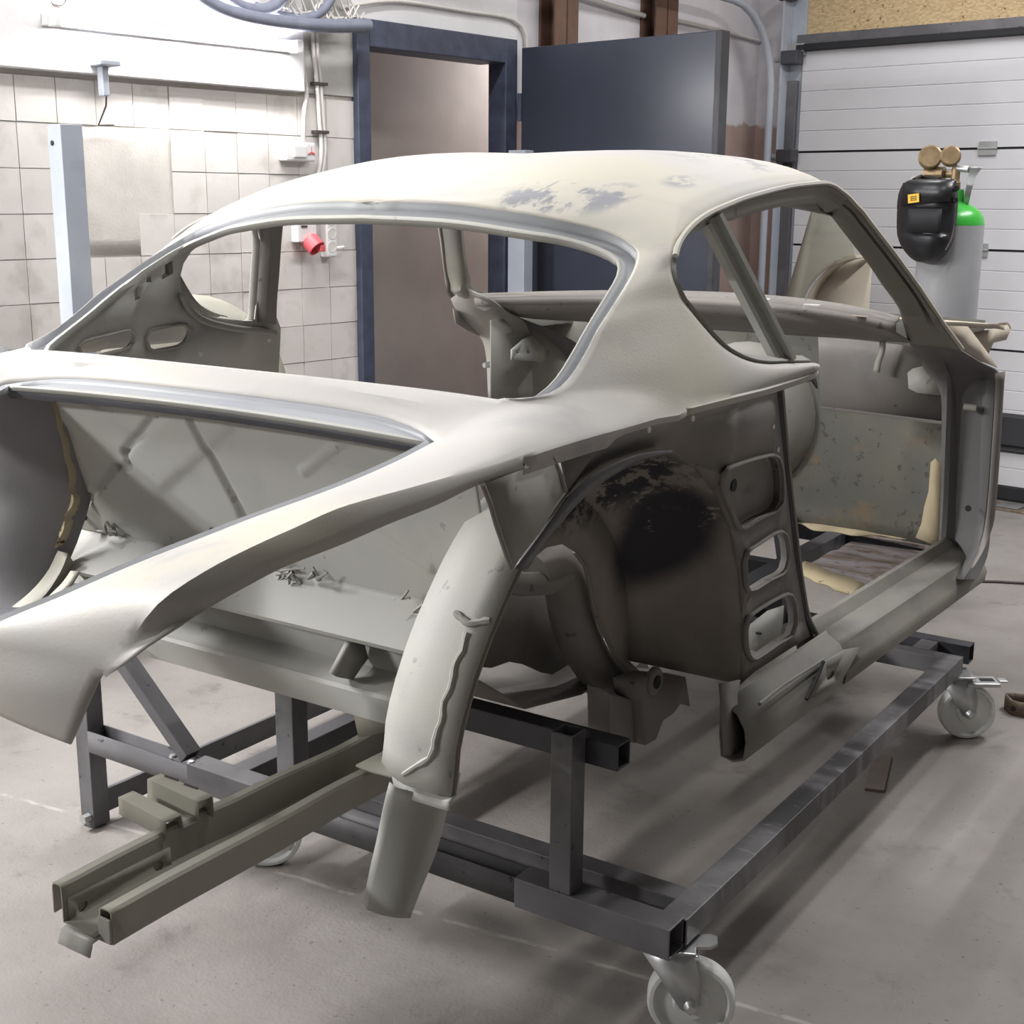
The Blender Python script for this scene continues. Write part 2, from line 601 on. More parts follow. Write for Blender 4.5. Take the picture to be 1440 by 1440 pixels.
# wall lamp: a long batten with a lit tube, on the plaster band
lamp = thing('fluorescent_lamp', 'lit fluorescent batten glaring white on the plaster above the tiles', 'lamp', RF(-2.45, 3.1, 2.0))
rbox('housing', (-2.462, 2.60, 2.035), (-2.425, 3.62, 2.075), M['white'], lamp)
tube('lit_tube', [RF(-2.405, 2.63, 2.052), RF(-2.405, 3.59, 2.052)], .014, M['tube'], lamp, 12)
for uu in (2.615, 3.605):
    rbox('tube_holder', (-2.43, uu - .012, 2.03), (-2.385, uu + .012, 2.076), M['white'], lamp)

# bracket with hanging wire
br = thing('wall_bracket', 'grey steel clamp with a hooked wire at the tile edge', 'bracket', RF(-2.47, 2.8, 1.9))
rbox('jaw', (-2.462, 2.765, 1.925), (-2.40, 2.845, 1.945), M['galv'], br, .004)
rbox('stem', (-2.462, 2.79, 1.83), (-2.43, 2.815, 1.925), M['galv'], br, .004)
tube('wire', [RF(-2.44, 2.815, 1.90), RF(-2.455, 2.813, 1.80), RF(-2.487, 2.80, 1.738), RF(-2.488, 2.86, 1.742)], .003, M['wire'], br, 6)
cl = tube('hose_clip', [RF(-2.455 + .012 * math.cos(a), 2.66 + .022 * math.cos(a), 2.12 + .022 * math.sin(a)) for a in [i * PI / 6 for i in range(12)]], .005, M['wire'], None, 6, True)
tag(cl, 'small round wire clip high on the white plaster', 'clip')

# socket box, red industrial socket, power strip
sb = thing('socket_box', 'small white wall socket box with a red mark', 'socket', RF(-2.5, 3.65, 1.64))
rbox('body', (-2.498, 3.578, 1.642), (-2.45, 3.724, 1.712), M['white'], sb, .006)
rbox('flap', (-2.45, 3.61, 1.655), (-2.44, 3.675, 1.70), M['white'], sb, .004)
bm = bmesh.new()
for k in range(3):
    a = PI / 2 + k * 2 * PI / 3
    add_box(bm, (-.0015, -.0045, .002), (.0015, .0045, .017), lambda x, y, z: RF(-2.448 + x, 3.703 + y * math.cos(a) + z * math.cos(a + PI / 2) * 0 + z * math.sin(a - PI / 2), 1.677 + z * math.cos(a - PI / 2) + y * math.sin(a) * .6))
finish('red_mark', bm, M['red'], sb)
rs = thing('industrial_socket', 'white panel with a red three phase socket below it', 'socket', RF(-2.5, 3.69, 1.3))
rbox('body', (-2.498, 3.628, 1.335), (-2.455, 3.725, 1.47), M['white'], rs, .005)
rbox('slot', (-2.4545, 3.645, 1.392), (-2.452, 3.675, 1.40), M['wire'], rs, 0)
lathe('red_socket', [(.0, 0), (.034, 0), (.036, .01), (.036, .05), (.031, .052), (.029, .03), (0, .03)], M['red'], rs, RF(-2.462, 3.69, 1.345), (.72, .1, -.68), 24)
rbox('latch', (-2.43, 3.70, 1.30), (-2.405, 3.725, 1.325), M['red'], rs, .004)
ps = thing('power_strip', 'white power strip of four sockets mounted upright beside the red socket', 'power strip', RF(-2.5, 3.81, 1.28))
rbox('body', (-2.498, 3.775, 1.275), (-2.455, 3.83, 1.53), M['white'], ps, .006)
for k in range(4):
    z = 1.315 + k * .052
    lathe('outlet', [(.0, -.012), (.017, -.012), (.019, .001), (.022, .001), (.022, 0)], M['cable'], ps, RF(-2.4545, 3.803, z), RF(1, 0, 0), 20)
tube('plug_lead', [RF(-2.46, 3.825, 1.31), RF(-2.44, 3.85, 1.315), RF(-2.46, 3.87, 1.30)], .005, M['white'], ps, 6)

# cables down the wall
def cable(name, pts, r, mat, label, group=None, n=24):
    o = tube(name, resample(pts, n), r, mat, None, 8)
    tag(o, label, 'cable', group)
    return o
cable('cable', [RF(-2.485, 3.69, 2.20), RF(-2.48, 3.692, 2.08), RF(-2.482, 3.70, 1.98), RF(-2.484, 3.715, 1.90), RF(-2.484, 3.70, 1.83), RF(-2.484, 3.69, 1.71)], .009, M['cable'], 'white cable dropping from the hoses to the socket box')
cable('cable', [RF(-2.482, 3.755, 2.20), RF(-2.482, 3.752, 2.08), RF(-2.482, 3.765, 1.95), RF(-2.482, 3.775, 1.80), RF(-2.482, 3.782, 1.68), RF(-2.482, 3.765, 1.60), RF(-2.48, 3.74, 1.50), RF(-2.482, 3.735, 1.44)], .008, M['cable'], 'left one of two grey cables clipped beside the socket box')
cable('cable', [RF(-2.484, 3.775, 2.20), RF(-2.484, 3.775, 2.05), RF(-2.484, 3.785, 1.95), RF(-2.484, 3.797, 1.80), RF(-2.484, 3.802, 1.68), RF(-2.484, 3.785, 1.60), RF(-2.484, 3.79, 1.53)], .008, M['cable'], 'right one of two grey cables, running down to the power strip')
for z in (1.93, 1.75):
    o = rbox('cable_clip', (-2.498, 3.745, z), (-2.47, 3.815, z + .012), M['wire'], None, .002)
    tag(o, 'thin dark clip holding the paired cables, %s of two' % ('upper' if z > 1.8 else 'lower'), 'clip')
# grey hoses looped under the ceiling
for k, (pts, r, lab) in enumerate([
    ([RF(-2.40, 2.95, 2.33), RF(-2.36, 3.05, 2.22), RF(-2.36, 3.22, 2.145), RF(-2.36, 3.45, 2.125), RF(-2.38, 3.7, 2.135), RF(-2.38, 3.95, 2.16)], .026, 'lowest thick grey hose sagging over the lamp'),
    ([RF(-2.42, 3.10, 2.33), RF(-2.40, 3.22, 2.23), RF(-2.40, 3.36, 2.165), RF(-2.40, 3.50, 2.185), RF(-2.40, 3.62, 2.33)], .023, 'thick grey hose making a short loop behind the lowest one'),
    ([RF(-2.44, 3.45, 2.18), RF(-2.43, 3.62, 2.155), RF(-2.43, 3.76, 2.20), RF(-2.43, 3.86, 2.33)], .018, 'grey hose curving up near the door frame corner'),
    ([RF(-2.44, 2.5, 2.23), RF(-2.44, 3.0, 2.19), RF(-2.44, 3.3, 2.17), RF(-2.44, 3.75, 2.165)], .012, 'thin grey conduit along the wall behind the hoses')]):
    tag(tube('hose', resample(pts, 28), r, M['hose'], None, 10), lab, 'hose')
bm = bmesh.new()
for k in range(16):
    u0 = 3.50 + .027 * k
    add_tube(bm, resample([RF(-2.43 + .01 * (k % 3), u0 - .05, 2.33), RF(-2.435, u0 + .02 * math.sin(k), 2.24), RF(-2.43 + .012 * (k % 2), u0 + .04, 2.165 + .02 * math.sin(k * 2.1)), RF(-2.435, u0 + .10, 2.21 + .03 * math.cos(k))], 10), .004, 5)
o = finish('wire_tangle', bm, M['cable'], None, 50)
tag(o, 'tangle of thin wires hanging above the grey hoses', 'wires')
o['kind'] = 'stuff'
cable('cable', [RF(-2.48, 3.9, 2.23), RF(-2.485, 4.2, 2.285), RF(-2.485, 4.6, 2.29), RF(-2.485, 4.9, 2.29), RF(-2.485, 5.0, 2.25), RF(-2.485, 5.02, 2.17), RF(-2.485, 5.02, 1.9)], .008, M['cable'], 'thin cable running over the door frame and down its right side')

# ---- door frame, leaf and passage
df = thing('door_frame', 'dark blue steel door frame around the open doorway', 'door frame', RF(-2.5, 4.45, 0))
df['kind'] = 'structure'
rbox('jamb', (-2.62, 3.968, 0), (-2.465, 4.035, 2.20), M['frame'], df, .004)
rbox('jamb', (-2.57, 4.855, 0), (-2.465, 4.935, 2.20), M['frame'], df, .004)
rbox('head', (-2.62, 4.035, 2.095), (-2.465, 4.855, 2.20), M['frame'], df, .004)
struct(rbox('wall_passage', (-3.3, 3.6, 0), (-3.2, 7.6, 2.6), M['passage'], bevel=0))
struct(rbox('wall_passage_side', (-3.3, 3.5, 0), (-2.62, 3.6, 2.6), M['passage'], bevel=0))
struct(rbox('ceiling_passage', (-3.3, 3.5, 2.6), (-2.5, 7.6, 2.7), M['passage'], bevel=0))
door = thing('door_leaf', 'dark blue steel door leaf standing open across the corner', 'door', RF(-2.45, 4.96, 0))
rbox('panel', (-2.445, 4.94, .06), (-1.405, 4.985, 2.165), M['navy'], door, .003)
rbox('edge_strip', (-1.42, 4.932, .06), (-1.39, 4.99, 2.165), M['steel_dark'], door, .003)
for z in (.4, 1.85):
    tube('hinge', [RF(-2.45, 4.935, z), RF(-2.45, 4.935, z + .12)], .012, M['frame'], door, 10)

# ---- brown columns on the wall past the door
for k, (u0, u1, lab) in enumerate([(5.12, 5.287, 'wider brown steel column on the white wall right of the doorway'), (5.905, 6.095, 'second brown steel column above the open door leaf')]):
    c = thing('steel_column', lab, 'column', RF(-2.45, (u0 + u1) / 2, 0))
    um = (u0 + u1) / 2
    rbox('web', (-2.5, um - .006, 0), (-2.40, um + .006, 3.34), M['brown'], c, 0)
    rbox('flange', (-2.50, u0, 0), (-2.488, u1, 3.34), M['brown'], c, .001)
    rbox('flange', (-2.412, u0, 0), (-2.40, u1, 3.34), M['brown'], c, .001)
rail = tube('conduit_rail', [RF(-2.47, 5.30, 2.44), RF(-2.47, 5.9, 2.40)], .012, M['cable'], None, 8)
tag(rail, 'pale conduit between the two brown columns', 'conduit')
wr = tube('cable', [RF(-2.48, 6.1, 2.41), RF(-2.48, 6.6, 2.40), RF(-2.48, 7.05, 2.38)], .008, M['cable'], None, 8)
tag(wr, 'thin cable on the white wall right of the second brown column', 'cable')

# ---- garage wall and sectional door
struct(rbox('wall_front', (-2.62, 7.05, 0), (-2.26, 7.2, 3.34), M['wall2'], bevel=0))
wo = struct(rbox('wall_front_over_door', (-2.26, 7.05, 2.40), (4.5, 7.2, 3.34), M['plaster'], bevel=0))
ob = rbox('osb_board', (-2.20, 7.0, 2.385), (3.2, 7.05, 3.2), M['osb'], wo, .002)
gd = thing('sectional_door', 'white ribbed sectional garage door, closed', 'garage door', RF(.2, 7.0, 0))
gd['kind'] = 'structure'
zs = [.075, .27, .774, 1.272, 1.772, 2.305]
for k in range(5):
    z0, z1 = zs[k] + .006, zs[k + 1] - .006
    nr = max(2, round((z1 - z0) / .1))
    prof = [(7.02, z0), (6.966, z0)]
    for i in range(nr):
        a = z0 + (z1 - z0) * i / nr
        b = z0 + (z1 - z0) * (i + 1) / nr
        if i:
            prof += [(6.966, a - .004), (6.9705, a), (6.966, a + .004)]
    prof += [(6.966, z1), (7.02, z1)]
    bm = bmesh.new()
    add_grid(bm, [[RF(-2.17, u_, z_) for u_, z_ in prof], [RF(3.1, u_, z_) for u_, z_ in prof]])
    finish('door_section', bm, M['door_panel'], gd, None)
    if k:
        rbox('seam', (-2.17, 6.975, zs[k] - .008), (3.1, 7.02, zs[k] + .008), M['rubber'], gd, 0)
        for vv in (-1.10, .45, 1.9):
            h = rbox('hinge', (vv - .045, 6.955, zs[k] - .035), (vv + .045, 6.967, zs[k] + .035), M['zinc'], gd, .002)
            tube('hinge_pin', [RF(vv - .05, 6.955, zs[k]), RF(vv + .05, 6.955, zs[k])], .006, M['zinc'], h, 8)
rbox('bottom_seal', (-2.17, 6.95, .012), (3.1, 7.01, .078), M['rubber'], gd, .004)
kp = bmesh.new()
add_grid(kp, [[RF(v_, 6.962, .255), RF(v_, 6.945, .27), RF(v_, 6.955, .285), RF(v_, 6.935, .30), RF(v_, 6.93, .44), RF(v_, 6.962, .455)] for v_ in (-1.6, 2.6)])
finish('kick_plate', kp, M['blackdoor'], gd, None, thick=.004)
rbox('top_seal', (-2.2, 6.93, 2.30), (3.1, 7.0, 2.335), M['rubber'], gd, .003)
rbox('lintel_strip', (-2.2, 6.94, 2.335), (3.1, 7.02, 2.385), M['steel'], gd, .003)
tr = thing('door_track', 'galvanised vertical door track with rollers beside the garage door', 'track', RF(-2.25, 6.9, 0))
rbox('angle_post', (-2.26, 6.98, 0), (-2.17, 7.0, 2.62), M['galv'], tr, .002)
rbox('angle_post', (-2.262, 6.88, 0), (-2.25, 7.0, 2.62), M['galv'], tr, .002)
rbox('inner_cheek', (-2.25, 6.945, .2), (-2.19, 6.975, 2.15), M['steel'], tr, .003)
pth = [RF(-2.30, 6.86, z) for z in (0, .6, 1.2, 1.8, 2.1)] + [RF(-2.30, 6.86 - .42 * (1 - math.cos(a)), 2.1 + .42 * math.sin(a)) for a in [PI / 2 * i / 10 for i in range(1, 11)]] + [RF(-2.30, 6.0, 2.53), RF(-2.30, 4.0, 2.56)]
tube('curved_rail', resample(pth, 50), .021, M['galv'], tr, 10)
for z in (1.715, 2.23):
    b = rbox('roller_bracket', (-2.25, 6.86, z), (-2.15, 6.94, z + .07), M['steel_dark'], tr, .006)
    tube('roller', [RF(-2.30, 6.90, z + .03), RF(-2.16, 6.90, z + .03)], .018, M['zinc'], b, 12)
rbox('corner_plate', (-2.25, 6.93, 2.28), (-2.15, 6.97, 2.34), M['zinc'], tr, .002)
rbox('cable_drum', (-2.30, 6.86, 2.56), (-2.2, 6.96, 2.64), M['steel_dark'], tr, .02)
th = thing('threshold_plate', 'perforated steel threshold plate on the floor under the garage door', 'plate', RF(.1, 6.85, 0))
rbox('sheet', (-1.4, 6.72, 0), (1.6, 6.90, .010), M['plateb'], th, .001)
for k in range(12):
    rbox('rib', (-1.3 + .24 * k, 6.75, .010), (-1.18 + .24 * k, 6.87, .018), M['steel'], th, .004)

# ---- galvanised posts
def post(name, v0, u0, z1, wd, dp, lab, lean=0.):
    t = thing(name, lab, 'post', RF(v0 + wd / 2, u0 + dp / 2, 0), 'galvanised posts')
    f = lambda x, y, z: RF(x + lean * (z1 - z), y, z)
    rect_tube('shaft', f(v0 + wd / 2, u0 + dp / 2, 0), f(v0 + wd / 2, u0 + dp / 2, z1), wd, dp, M['galv'], t, .004, RF(0, 1, 0))
    lathe('bolt_hole', [(0, .0), (.008, .0), (.008, .002), (0, .002)], M['rubber'], t, f(v0 + wd * .35, u0 - .001, z1 - .055), -RF(0, 1, 0), 12)
    box('foot_plate', (v0 - .04, u0 - .04, 0), (v0 + wd + .04, u0 + dp + .04, .01), M['galv'], t, .001, RF)
    return t
post('metal_post', -2.19, 2.435, 1.715, .075, .075, 'galvanised channel post standing by the tiled wall at far left')
post('metal_post', -2.345, 4.74, 1.715, .095, .06, 'galvanised channel post standing at the right door jamb')

# ================================================================== CAR BODY
car = thing('car_body', 'stripped bare coupe body shell in pale grey primer on a steel trolley', 'car', (0, 2.3, .45))

# --- outer skin, right half (mirrored): sections from an inner to an outer boundary
UP = (0, 0, 1)
PIL = (.5, -.45, .74)
secA = [
    ((0, 3.03, 1.548), (.568, 2.912, 1.513), UP, .15, .40),
    ((0, 2.98, 1.565), (.556, 2.882, 1.529), UP, .15, .42),
    ((0, 2.88, 1.582), (.550, 2.833, 1.540), UP, .13, .42),
    ((0, 2.74, 1.594), (.551, 2.72, 1.537), UP, .14, .42),
    ((0, 2.58, 1.600), (.554, 2.591, 1.529), UP, .15, .42),
    ((0, 2.40, 1.593), (.562, 2.405, 1.510), UP, .16, .42),
    ((0, 2.22, 1.567), (.567, 2.305, 1.496), UP, .16, .40),
    ((0, 2.06, 1.529), (.572, 2.232, 1.484), UP, .15, .40),
    ((0, 1.968, 1.497), (.575, 2.200, 1.479), UP, .14, .40),
    ((.06, 1.969, 1.4965), (.576, 2.188, 1.476), UP, .145, .39),
    ((.13, 1.972, 1.4945), (.5775, 2.172, 1.472), UP, .145, .37),
    ((.20, 1.978, 1.491), (.579, 2.155, 1.468), UP, .14, .36),
    ((.35, 1.996, 1.474), (.583, 2.12, 1.459), UP, .12, .34),
    ((.46, 2.018, 1.453), (.588, 2.085, 1.447), (.2, -.2, 1), .10, .3),
    ((.51, 2.018, 1.438), (.592, 2.06, 1.435), (.3, -.3, .9), .10, .3),
    ((.545, 2.006, 1.420), (.597, 2.04, 1.422), PIL, .12, .3),
    ((.562, 1.978, 1.402), (.601, 2.027, 1.412), PIL, .12, .3),
    ((.573, 1.943, 1.383), (.608, 2.012, 1.392), PIL, .12, .3),
    ((.582, 1.896, 1.358), (.618, 2.005, 1.37), PIL, .12, .3),
    ((.588, 1.850, 1.332), (.628, 2.016, 1.343), PIL, .12, .3),
    ((.594, 1.802, 1.306), (.635, 2.028, 1.328), PIL, .12, .3),
    ((.600, 1.760, 1.276), (.656, 1.995, 1.285), PIL, .12, .3),
    ((.606, 1.705, 1.243), (.680, 1.95, 1.232), PIL, .12, .35),
    ((.606, 1.662, 1.226), (.700, 1.90, 1.180), (.3, -.2, 1), .12, .4),
    ((.596, 1.630, 1.220), (.700, 1.80, 1.179), (.2, 0, 1), .1, .4),
    ((.575, 1.610, 1.217), (.700, 1.70, 1.178), (.1, 0, 1), .06, .4),
    ((.545, 1.598, 1.214), (.700, 1.62, 1.178), UP, .04, .4),
    ((.525, 1.560, 1.192), (.700, 1.53, 1.177), UP, .06, .42),
    ((.502, 1.502, 1.160), (.700, 1.43, 1.174), UP, .10, .45)]
lidR = [(0.500,1.502,1.157),(0.490,1.409,1.138),(0.485,1.317,1.125),(0.480,1.228,1.116),(0.475,1.150,1.108),(0.467,1.090,1.099),(0.455,1.036,1.089),(0.445,0.982,1.079),(0.430,0.934,1.066),(0.410,0.898,1.052),(0.390,0.863,1.040)]
crown = [(0.700,1.441,1.173),(0.690,1.307,1.168),(0.687,1.195,1.166),(0.680,1.096,1.163),(0.670,1.031,1.151),(0.660,0.971,1.139),(0.650,0.934,1.127),(0.640,0.911,1.118),(0.630,0.888,1.104),(0.620,0.870,1.089),(0.590,0.862,1.049)]
secB = [secA[-1]]
cr = resample(crown, 12)
lr = resample(lidR, 12)
for i, (a, b) in enumerate(zip(lr[1:], cr[1:])):
    secB.append((a, b, (.1, -.15, 1), .16, max(.04, .34 - .12 * i)))
secB += [([(0.360,0.845,1.020)][0], [(0.575,0.855,1.030)][0], (0, -.4, 1), .16, .06),
         ([(0.340,0.841,0.999)][0], [(0.562,0.850,1.015)][0], (0, -.7, .8), .16, .08),
         ([(0.335,0.836,0.978)][0], [(0.548,0.843,0.985)][0], (0, -1, .3), .12, .2),
         ([(0.335,0.832,0.958)][0], [(0.535,0.838,0.957)][0], (0, -1, .1), .1, .15),
         ([(0.340,0.831,0.946)][0], [(0.520,0.836,0.931)][0], (0, -1, 0), .08, .1)]
MS = 13
gA = densify([bez(a, b, n_, k0, k1, MS) for a, b, n_, k0, k1 in secA], 3)
gB = densify([bez(a, b, n_, k0, k1, MS) for a, b, n_, k0, k1 in secB], 3)
for r in gA:
    for p in r:
        p.x = max(0., p.x)
# deck between the window and the engine lid opening
A = [r[0] for r in gA[-7:]]
deck = []
cen = [V((0, 1.570, 1.224)), V((0, 1.562, 1.219)), V((0, 1.555, 1.2145)), V((0, 1.548, 1.209)), V((0, 1.545, 1.203)), V((0, 1.545, 1.198)), V((0, 1.548, 1.192))]
cen = [V((0, y, z)) for y, z in ((1.600, 1.219), (1.596, 1.2165), (1.590, 1.213), (1.583, 1.208), (1.574, 1.201), (1.564, 1.193), (1.553, 1.184))]
for c_, a_ in zip(cen, A):
    row = []
    for i in range(15):
        s = i / 14
        e = s ** 6
        row.append(V((a_.x * s, c_.y + (a_.y - c_.y) * (e if c_.y < 1.575 else s * s), c_.z + (a_.z - c_.z) * (.25 * s * s + .75 * e))))
    deck.append(row)
deckedge = deck[-1]
# panel under the quarter window
JQ = [(.635,2.028,1.328),(.655,2.08,1.278),(.666,2.122,1.25),(.675,2.186,1.227),(.681,2.26,1.214),(.684,2.347,1.207),(.692,2.44,1.199)]
KQ = [(.70, 1.90, 1.18), (.70, 2.02, 1.179), (.70, 2.11, 1.178), (.70, 2.20, 1.177), (.70, 2.28, 1.178), (.701, 2.37, 1.180), (.703, 2.455, 1.185)]
jk = [r[-1] for r in gA[20 * 3:23 * 3 + 1]]           # J .. K on the pillar patch
top, bot = resample(JQ, 22), resample(KQ, 22)
quarter = []
for i in range(22):
    s = i / 21
    if i == 0:
        quarter.append(jk)
        continue
    row = []
    for j in range(len(jk)):
        t_ = j / (len(jk) - 1)
        p_ = top[i].lerp(bot[i], t_)
        dev = (jk[j] - jk[0].lerp(jk[-1], t_)) * (1 - s) ** 2
        p_ += dev + V((.012 * 4 * t_ * (1 - t_) * s, 0, .004 * 4 * t_ * (1 - t_)))
        row.append(p_)
    quarter.append(row)
# shoulder lip (folded edge) and the side of the rear wing down to the ragged cut
shoulder = [r[-1] for r in gA[23 * 3:]]
lipA = [shoulder, [p + V((.003, 0, -.004)) for p in shoulder], [p + V((.003, 0, -.013 - .013 * max(0, min(1, (1.68 - p.y) / .03)))) for p in shoulder]]
sh2 = bot
lipQ = [sh2, [p + V((.003, 0, -.003)) for p in sh2], [p + V((.002, 0, -.013)) for p in sh2]]
cut = [(0.703,1.471,1.154),(0.697,1.343,1.151),(0.695,1.251,1.140),(0.692,1.162,1.133),(0.687,1.087,1.124),(0.675,1.008,1.114),(0.667,0.962,1.103),(0.655,0.922,1.089),(0.642,0.889,1.073),(0.625,0.863,1.057),(0.600,0.853,1.036),(0.565,0.852,1.012)]
cB = [r[-1] for r in gB[:13 * 3 + 1]]
ct = resample(cut, len(cB))
ct[0] = shoulder[-1] + V((.003, 0, -.026))
lipB = [cB, [a.lerp(b, .10) + V((.002, 0, 0)) for a, b in zip(cB, ct)], [a.lerp(b, .55) + V((.003, 0, 0)) for a, b in zip(cB, ct)], ct]
bm = bmesh.new()
for f in (lambda p: p, mir):
    for g in (gA, gB, deck, quarter) + ((lipA, lipQ, lipB) if f is not mir else (lipB,)):
        if f is mir and g is quarter:
            g = quarter[:15]
        add_grid(bm, [[f(p) for p in r] for r in g])
bmesh.ops.remove_doubles(bm, verts=bm.verts, dist=.0006)
skin = finish('outer_skin', bm, M['skin'], car, 36, thick=.0025, off=0)
skin['label'] = 'pale primed roof, pillars, deck and cut rear wings in one skin'

# --- rear window flange: raised edge, groove, pinch weld lip
W_ = [(0, 1.935, 1.469), (.20, 1.945, 1.463), (.346, 1.962, 1.447), (.401, 1.977, 1.44), (.451, 1.989, 1.429), (.489, 1.989, 1.418), (.519, 1.983, 1.406), (.534, 1.965, 1.393), (.546, 1.935, 1.377), (.555, 1.885, 1.350), (.561, 1.848, 1.33), (.567, 1.80, 1.30), (.572, 1.761, 1.274), (.578, 1.705, 1.240), (.574, 1.668, 1.221), (.560, 1.645, 1.210), (.52, 1.635, 1.203), (.40, 1.632, 1.200), (.2, 1.634, 1.202), (0, 1.636, 1.204)]
O_ = [r[0] for r in gA[8 * 3:26 * 3 + 1]] + list(reversed(deck[0][:-1]))
Wh = resample(W_, 60)
Oh = resample([p for i, p in enumerate(O_)], 60)
NW = V((0, -.57, .82))
prof = [Oh,
        [o + (w - o).normalized() * .006 - NW * .015 for o, w in zip(Oh, Wh)],
        [o.lerp(w, .62) - NW * .014 for o, w in zip(Oh, Wh)],
        [o.lerp(w, .84) - NW * .002 for o, w in zip(Oh, Wh)],
        [w - NW * .003 for w in Wh],
        [w - NW * .016 for w in Wh]]
grid('pinch_weld_lip', prof[3:], M['bay'], car, thick=.002, smooth=35, both=True, weld=.0008)
wf = grid('rear_window_flange', prof[:4], M['flange'], car, thick=.002, smooth=35, both=True, weld=.0008)

# --- engine lid opening: rain channel at the front, thin lip along both sides
E1 = [V((p.x, p.y, p.z)) for p in deckedge]
E0 = [V((p.x * 1.0, 1.502 + .004 * (1 - (p.x / .5) ** 2), 1.158 + .010 * (1 - (p.x / .5) ** 2))) for p in deckedge]
chan = [E1, [a.lerp(b, .12) + V((0, 0, -.008)) for a, b in zip(E1, E0)], [a.lerp(b, .62) + V((0, 0, -.009)) for a, b in zip(E1, E0)],
        [a.lerp(b, .85) + V((0, 0, .000)) for a, b in zip(E1, E0)], E0, [b + V((0, .002, -.007)) for b in E0]]
grid('lid_channel_lip', chan[3:], M['bay'], car, thick=.002, smooth=35, both=True, weld=.0008)
grid('lid_rain_channel', chan[:4], M['flange'], car, thick=.002, smooth=35, both=True, weld=.0008)
grid('lid_inner_flange', [[b + V((0, .004, -.008)) for b in E0], [b + V((0, .012, -.022)) for b in E0], [b + V((0, .05, -.028)) for b in E0]], M['steel_dark'], car, thick=.002, both=True, weld=.0008)  # dark colour paints the shade under the deck edge
sl = [r[0] for r in gB[:12 * 3]]
for f in (vec, mir):
    grid('lid_side_flange', [[f(p) for p in r] for r in (sl, [p + V((-.008, 0, -.003)) for p in sl], [p + V((-.016, .002, .000)) for p in sl], [p + V((-.017, .002, -.012)) for p in sl])], M['flange'], car, thick=.002, smooth=30)

# --- side openings: drip rail, roof rail and window reveal
D_ = [(.692, 2.44, 1.199), (.684, 2.347, 1.207), (.681, 2.26, 1.214), (.675, 2.186, 1.227), (.666, 2.122, 1.25), (.655, 2.08, 1.278), (.635, 2.028, 1.328), (.628, 2.016, 1.343), (.618, 2.005, 1.37), (.608, 2.012, 1.392), (.601, 2.027, 1.412), (.592, 2.06, 1.435), (.583, 2.12, 1.459), (.575, 2.20, 1.479), (.567, 2.305, 1.496), (.562, 2.405, 1.51), (.554, 2.591, 1.529), (.551, 2.72, 1.537), (.550, 2.833, 1.540), (.556, 2.882, 1.529), (.568, 2.912, 1.513)]
Dh = resample(D_, 70)
cD = V((.6, 2.5, 1.33))
rail = [Dh, [], [], [], [], []]
for i, p in enumerate(Dh):
    k = min(1, max(0, (i - 22) / 22))            # reveal grows from a thin lip at the back to the roof rail
    tng = (Dh[min(69, i + 1)] - Dh[max(0, i - 1)]).normalized()
    side = V((.93, 0, .37))
    inw = tng.cross(side).normalized()
    if inw.dot(cD - p) < 0:
        inw = -inw
    inb = V((-1, 0, 0))
    rail[1].append(p + V((.006, 0, 0)) + inw * .006)
    rail[2].append(p + V((-.002, 0, 0)) + inw * .010)
    rail[3].append(p + inb * (.006 + .006 * k) + inw * (.012 + .018 * k))
    rail[4].append(p + inb * (.012 + .028 * k) + inw * (.014 + .030 * k))
    rail[5].append(p + inb * (.03 + .06 * k) + inw * (.010 + .022 * k))
for f in (vec, mir):
    grid('side_window_frame', [[f(p) for p in (r if f is vec else r[11:])] for r in rail], M['inner'], car, thick=.002, smooth=35)
# --- windscreen pillars running into the hinge pillars
PS = [
    ((.49, 2.955, 1.496), (.556, 2.880, 1.520), 0),
    ((.511, 2.960, 1.480), (.581, 2.928, 1.497), 0),
    ((.525, 2.971, 1.461), (.592, 2.949, 1.480), 0),
    ((.54, 2.985, 1.438), (.603, 2.967, 1.459), 0),
    ((.58, 3.051, 1.365), (.642, 3.037, 1.387), 0),
    ((.603, 3.093, 1.315), (.682, 3.104, 1.311), 0),
    ((.626, 3.132, 1.268), (.703, 3.143, 1.266), .1),
    ([(0.632,3.150,1.240)][0], (.721, 3.177, 1.227), .25),
    ([(0.612,3.293,1.163)][0], [(0.730,3.330,1.152)][0], .5),
    ([(0.606,3.445,1.108)][0], [(0.740,3.512,1.102)][0], .8),
    ([(0.602,3.564,1.053)][0], [(0.745,3.673,1.061)][0], 1),
    ([(0.600,3.639,0.987)][0], [(0.745,3.663,1.008)][0], 1),
    ([(0.600,3.673,0.860)][0], [(0.745,3.676,0.885)][0], 1),
    ([(0.600,3.712,0.712)][0], [(0.745,3.690,0.734)][0], 1),
    ([(0.600,3.745,0.592)][0], [(0.743,3.686,0.614)][0], 1),
    ([(0.600,3.770,0.523)][0], [(0.738,3.624,0.556)][0], 1),
    ([(0.600,3.792,0.465)][0], [(0.730,3.528,0.516)][0], 1)]
pu = [(0, 0), (.06, .006), (.16, .010), (.30, .012), (.50, .013), (.70, .010), (.80, .010), (.825, -.006), (.875, -.006), (.90, .008), (.95, .010), (1, .004), (1, -.010), (.5, -.022), (0, -.012)]
pl = [(0, -.05), (.02, -.01), (.07, .014), (.15, .020), (.22, .012), (.28, -.014), (.34, -.016), (.60, -.014), (.74, -.012), (.80, .004), (.88, .008), (.96, .006), (1, -.004), (.86, -.05), (.05, -.09)]
drip = Dh[26:] + [V(q[1]) + V((-.004, .004, 0)) for q in PS[1:9]]
tube('drip_rail', [p + V((.008, 0, .001)) for p in drip], .0055, M['skin'], car, 6)
tube('drip_rail', [mir(p + V((.008, 0, .001))) for p in drip], .0055, M['skin'], car, 6)

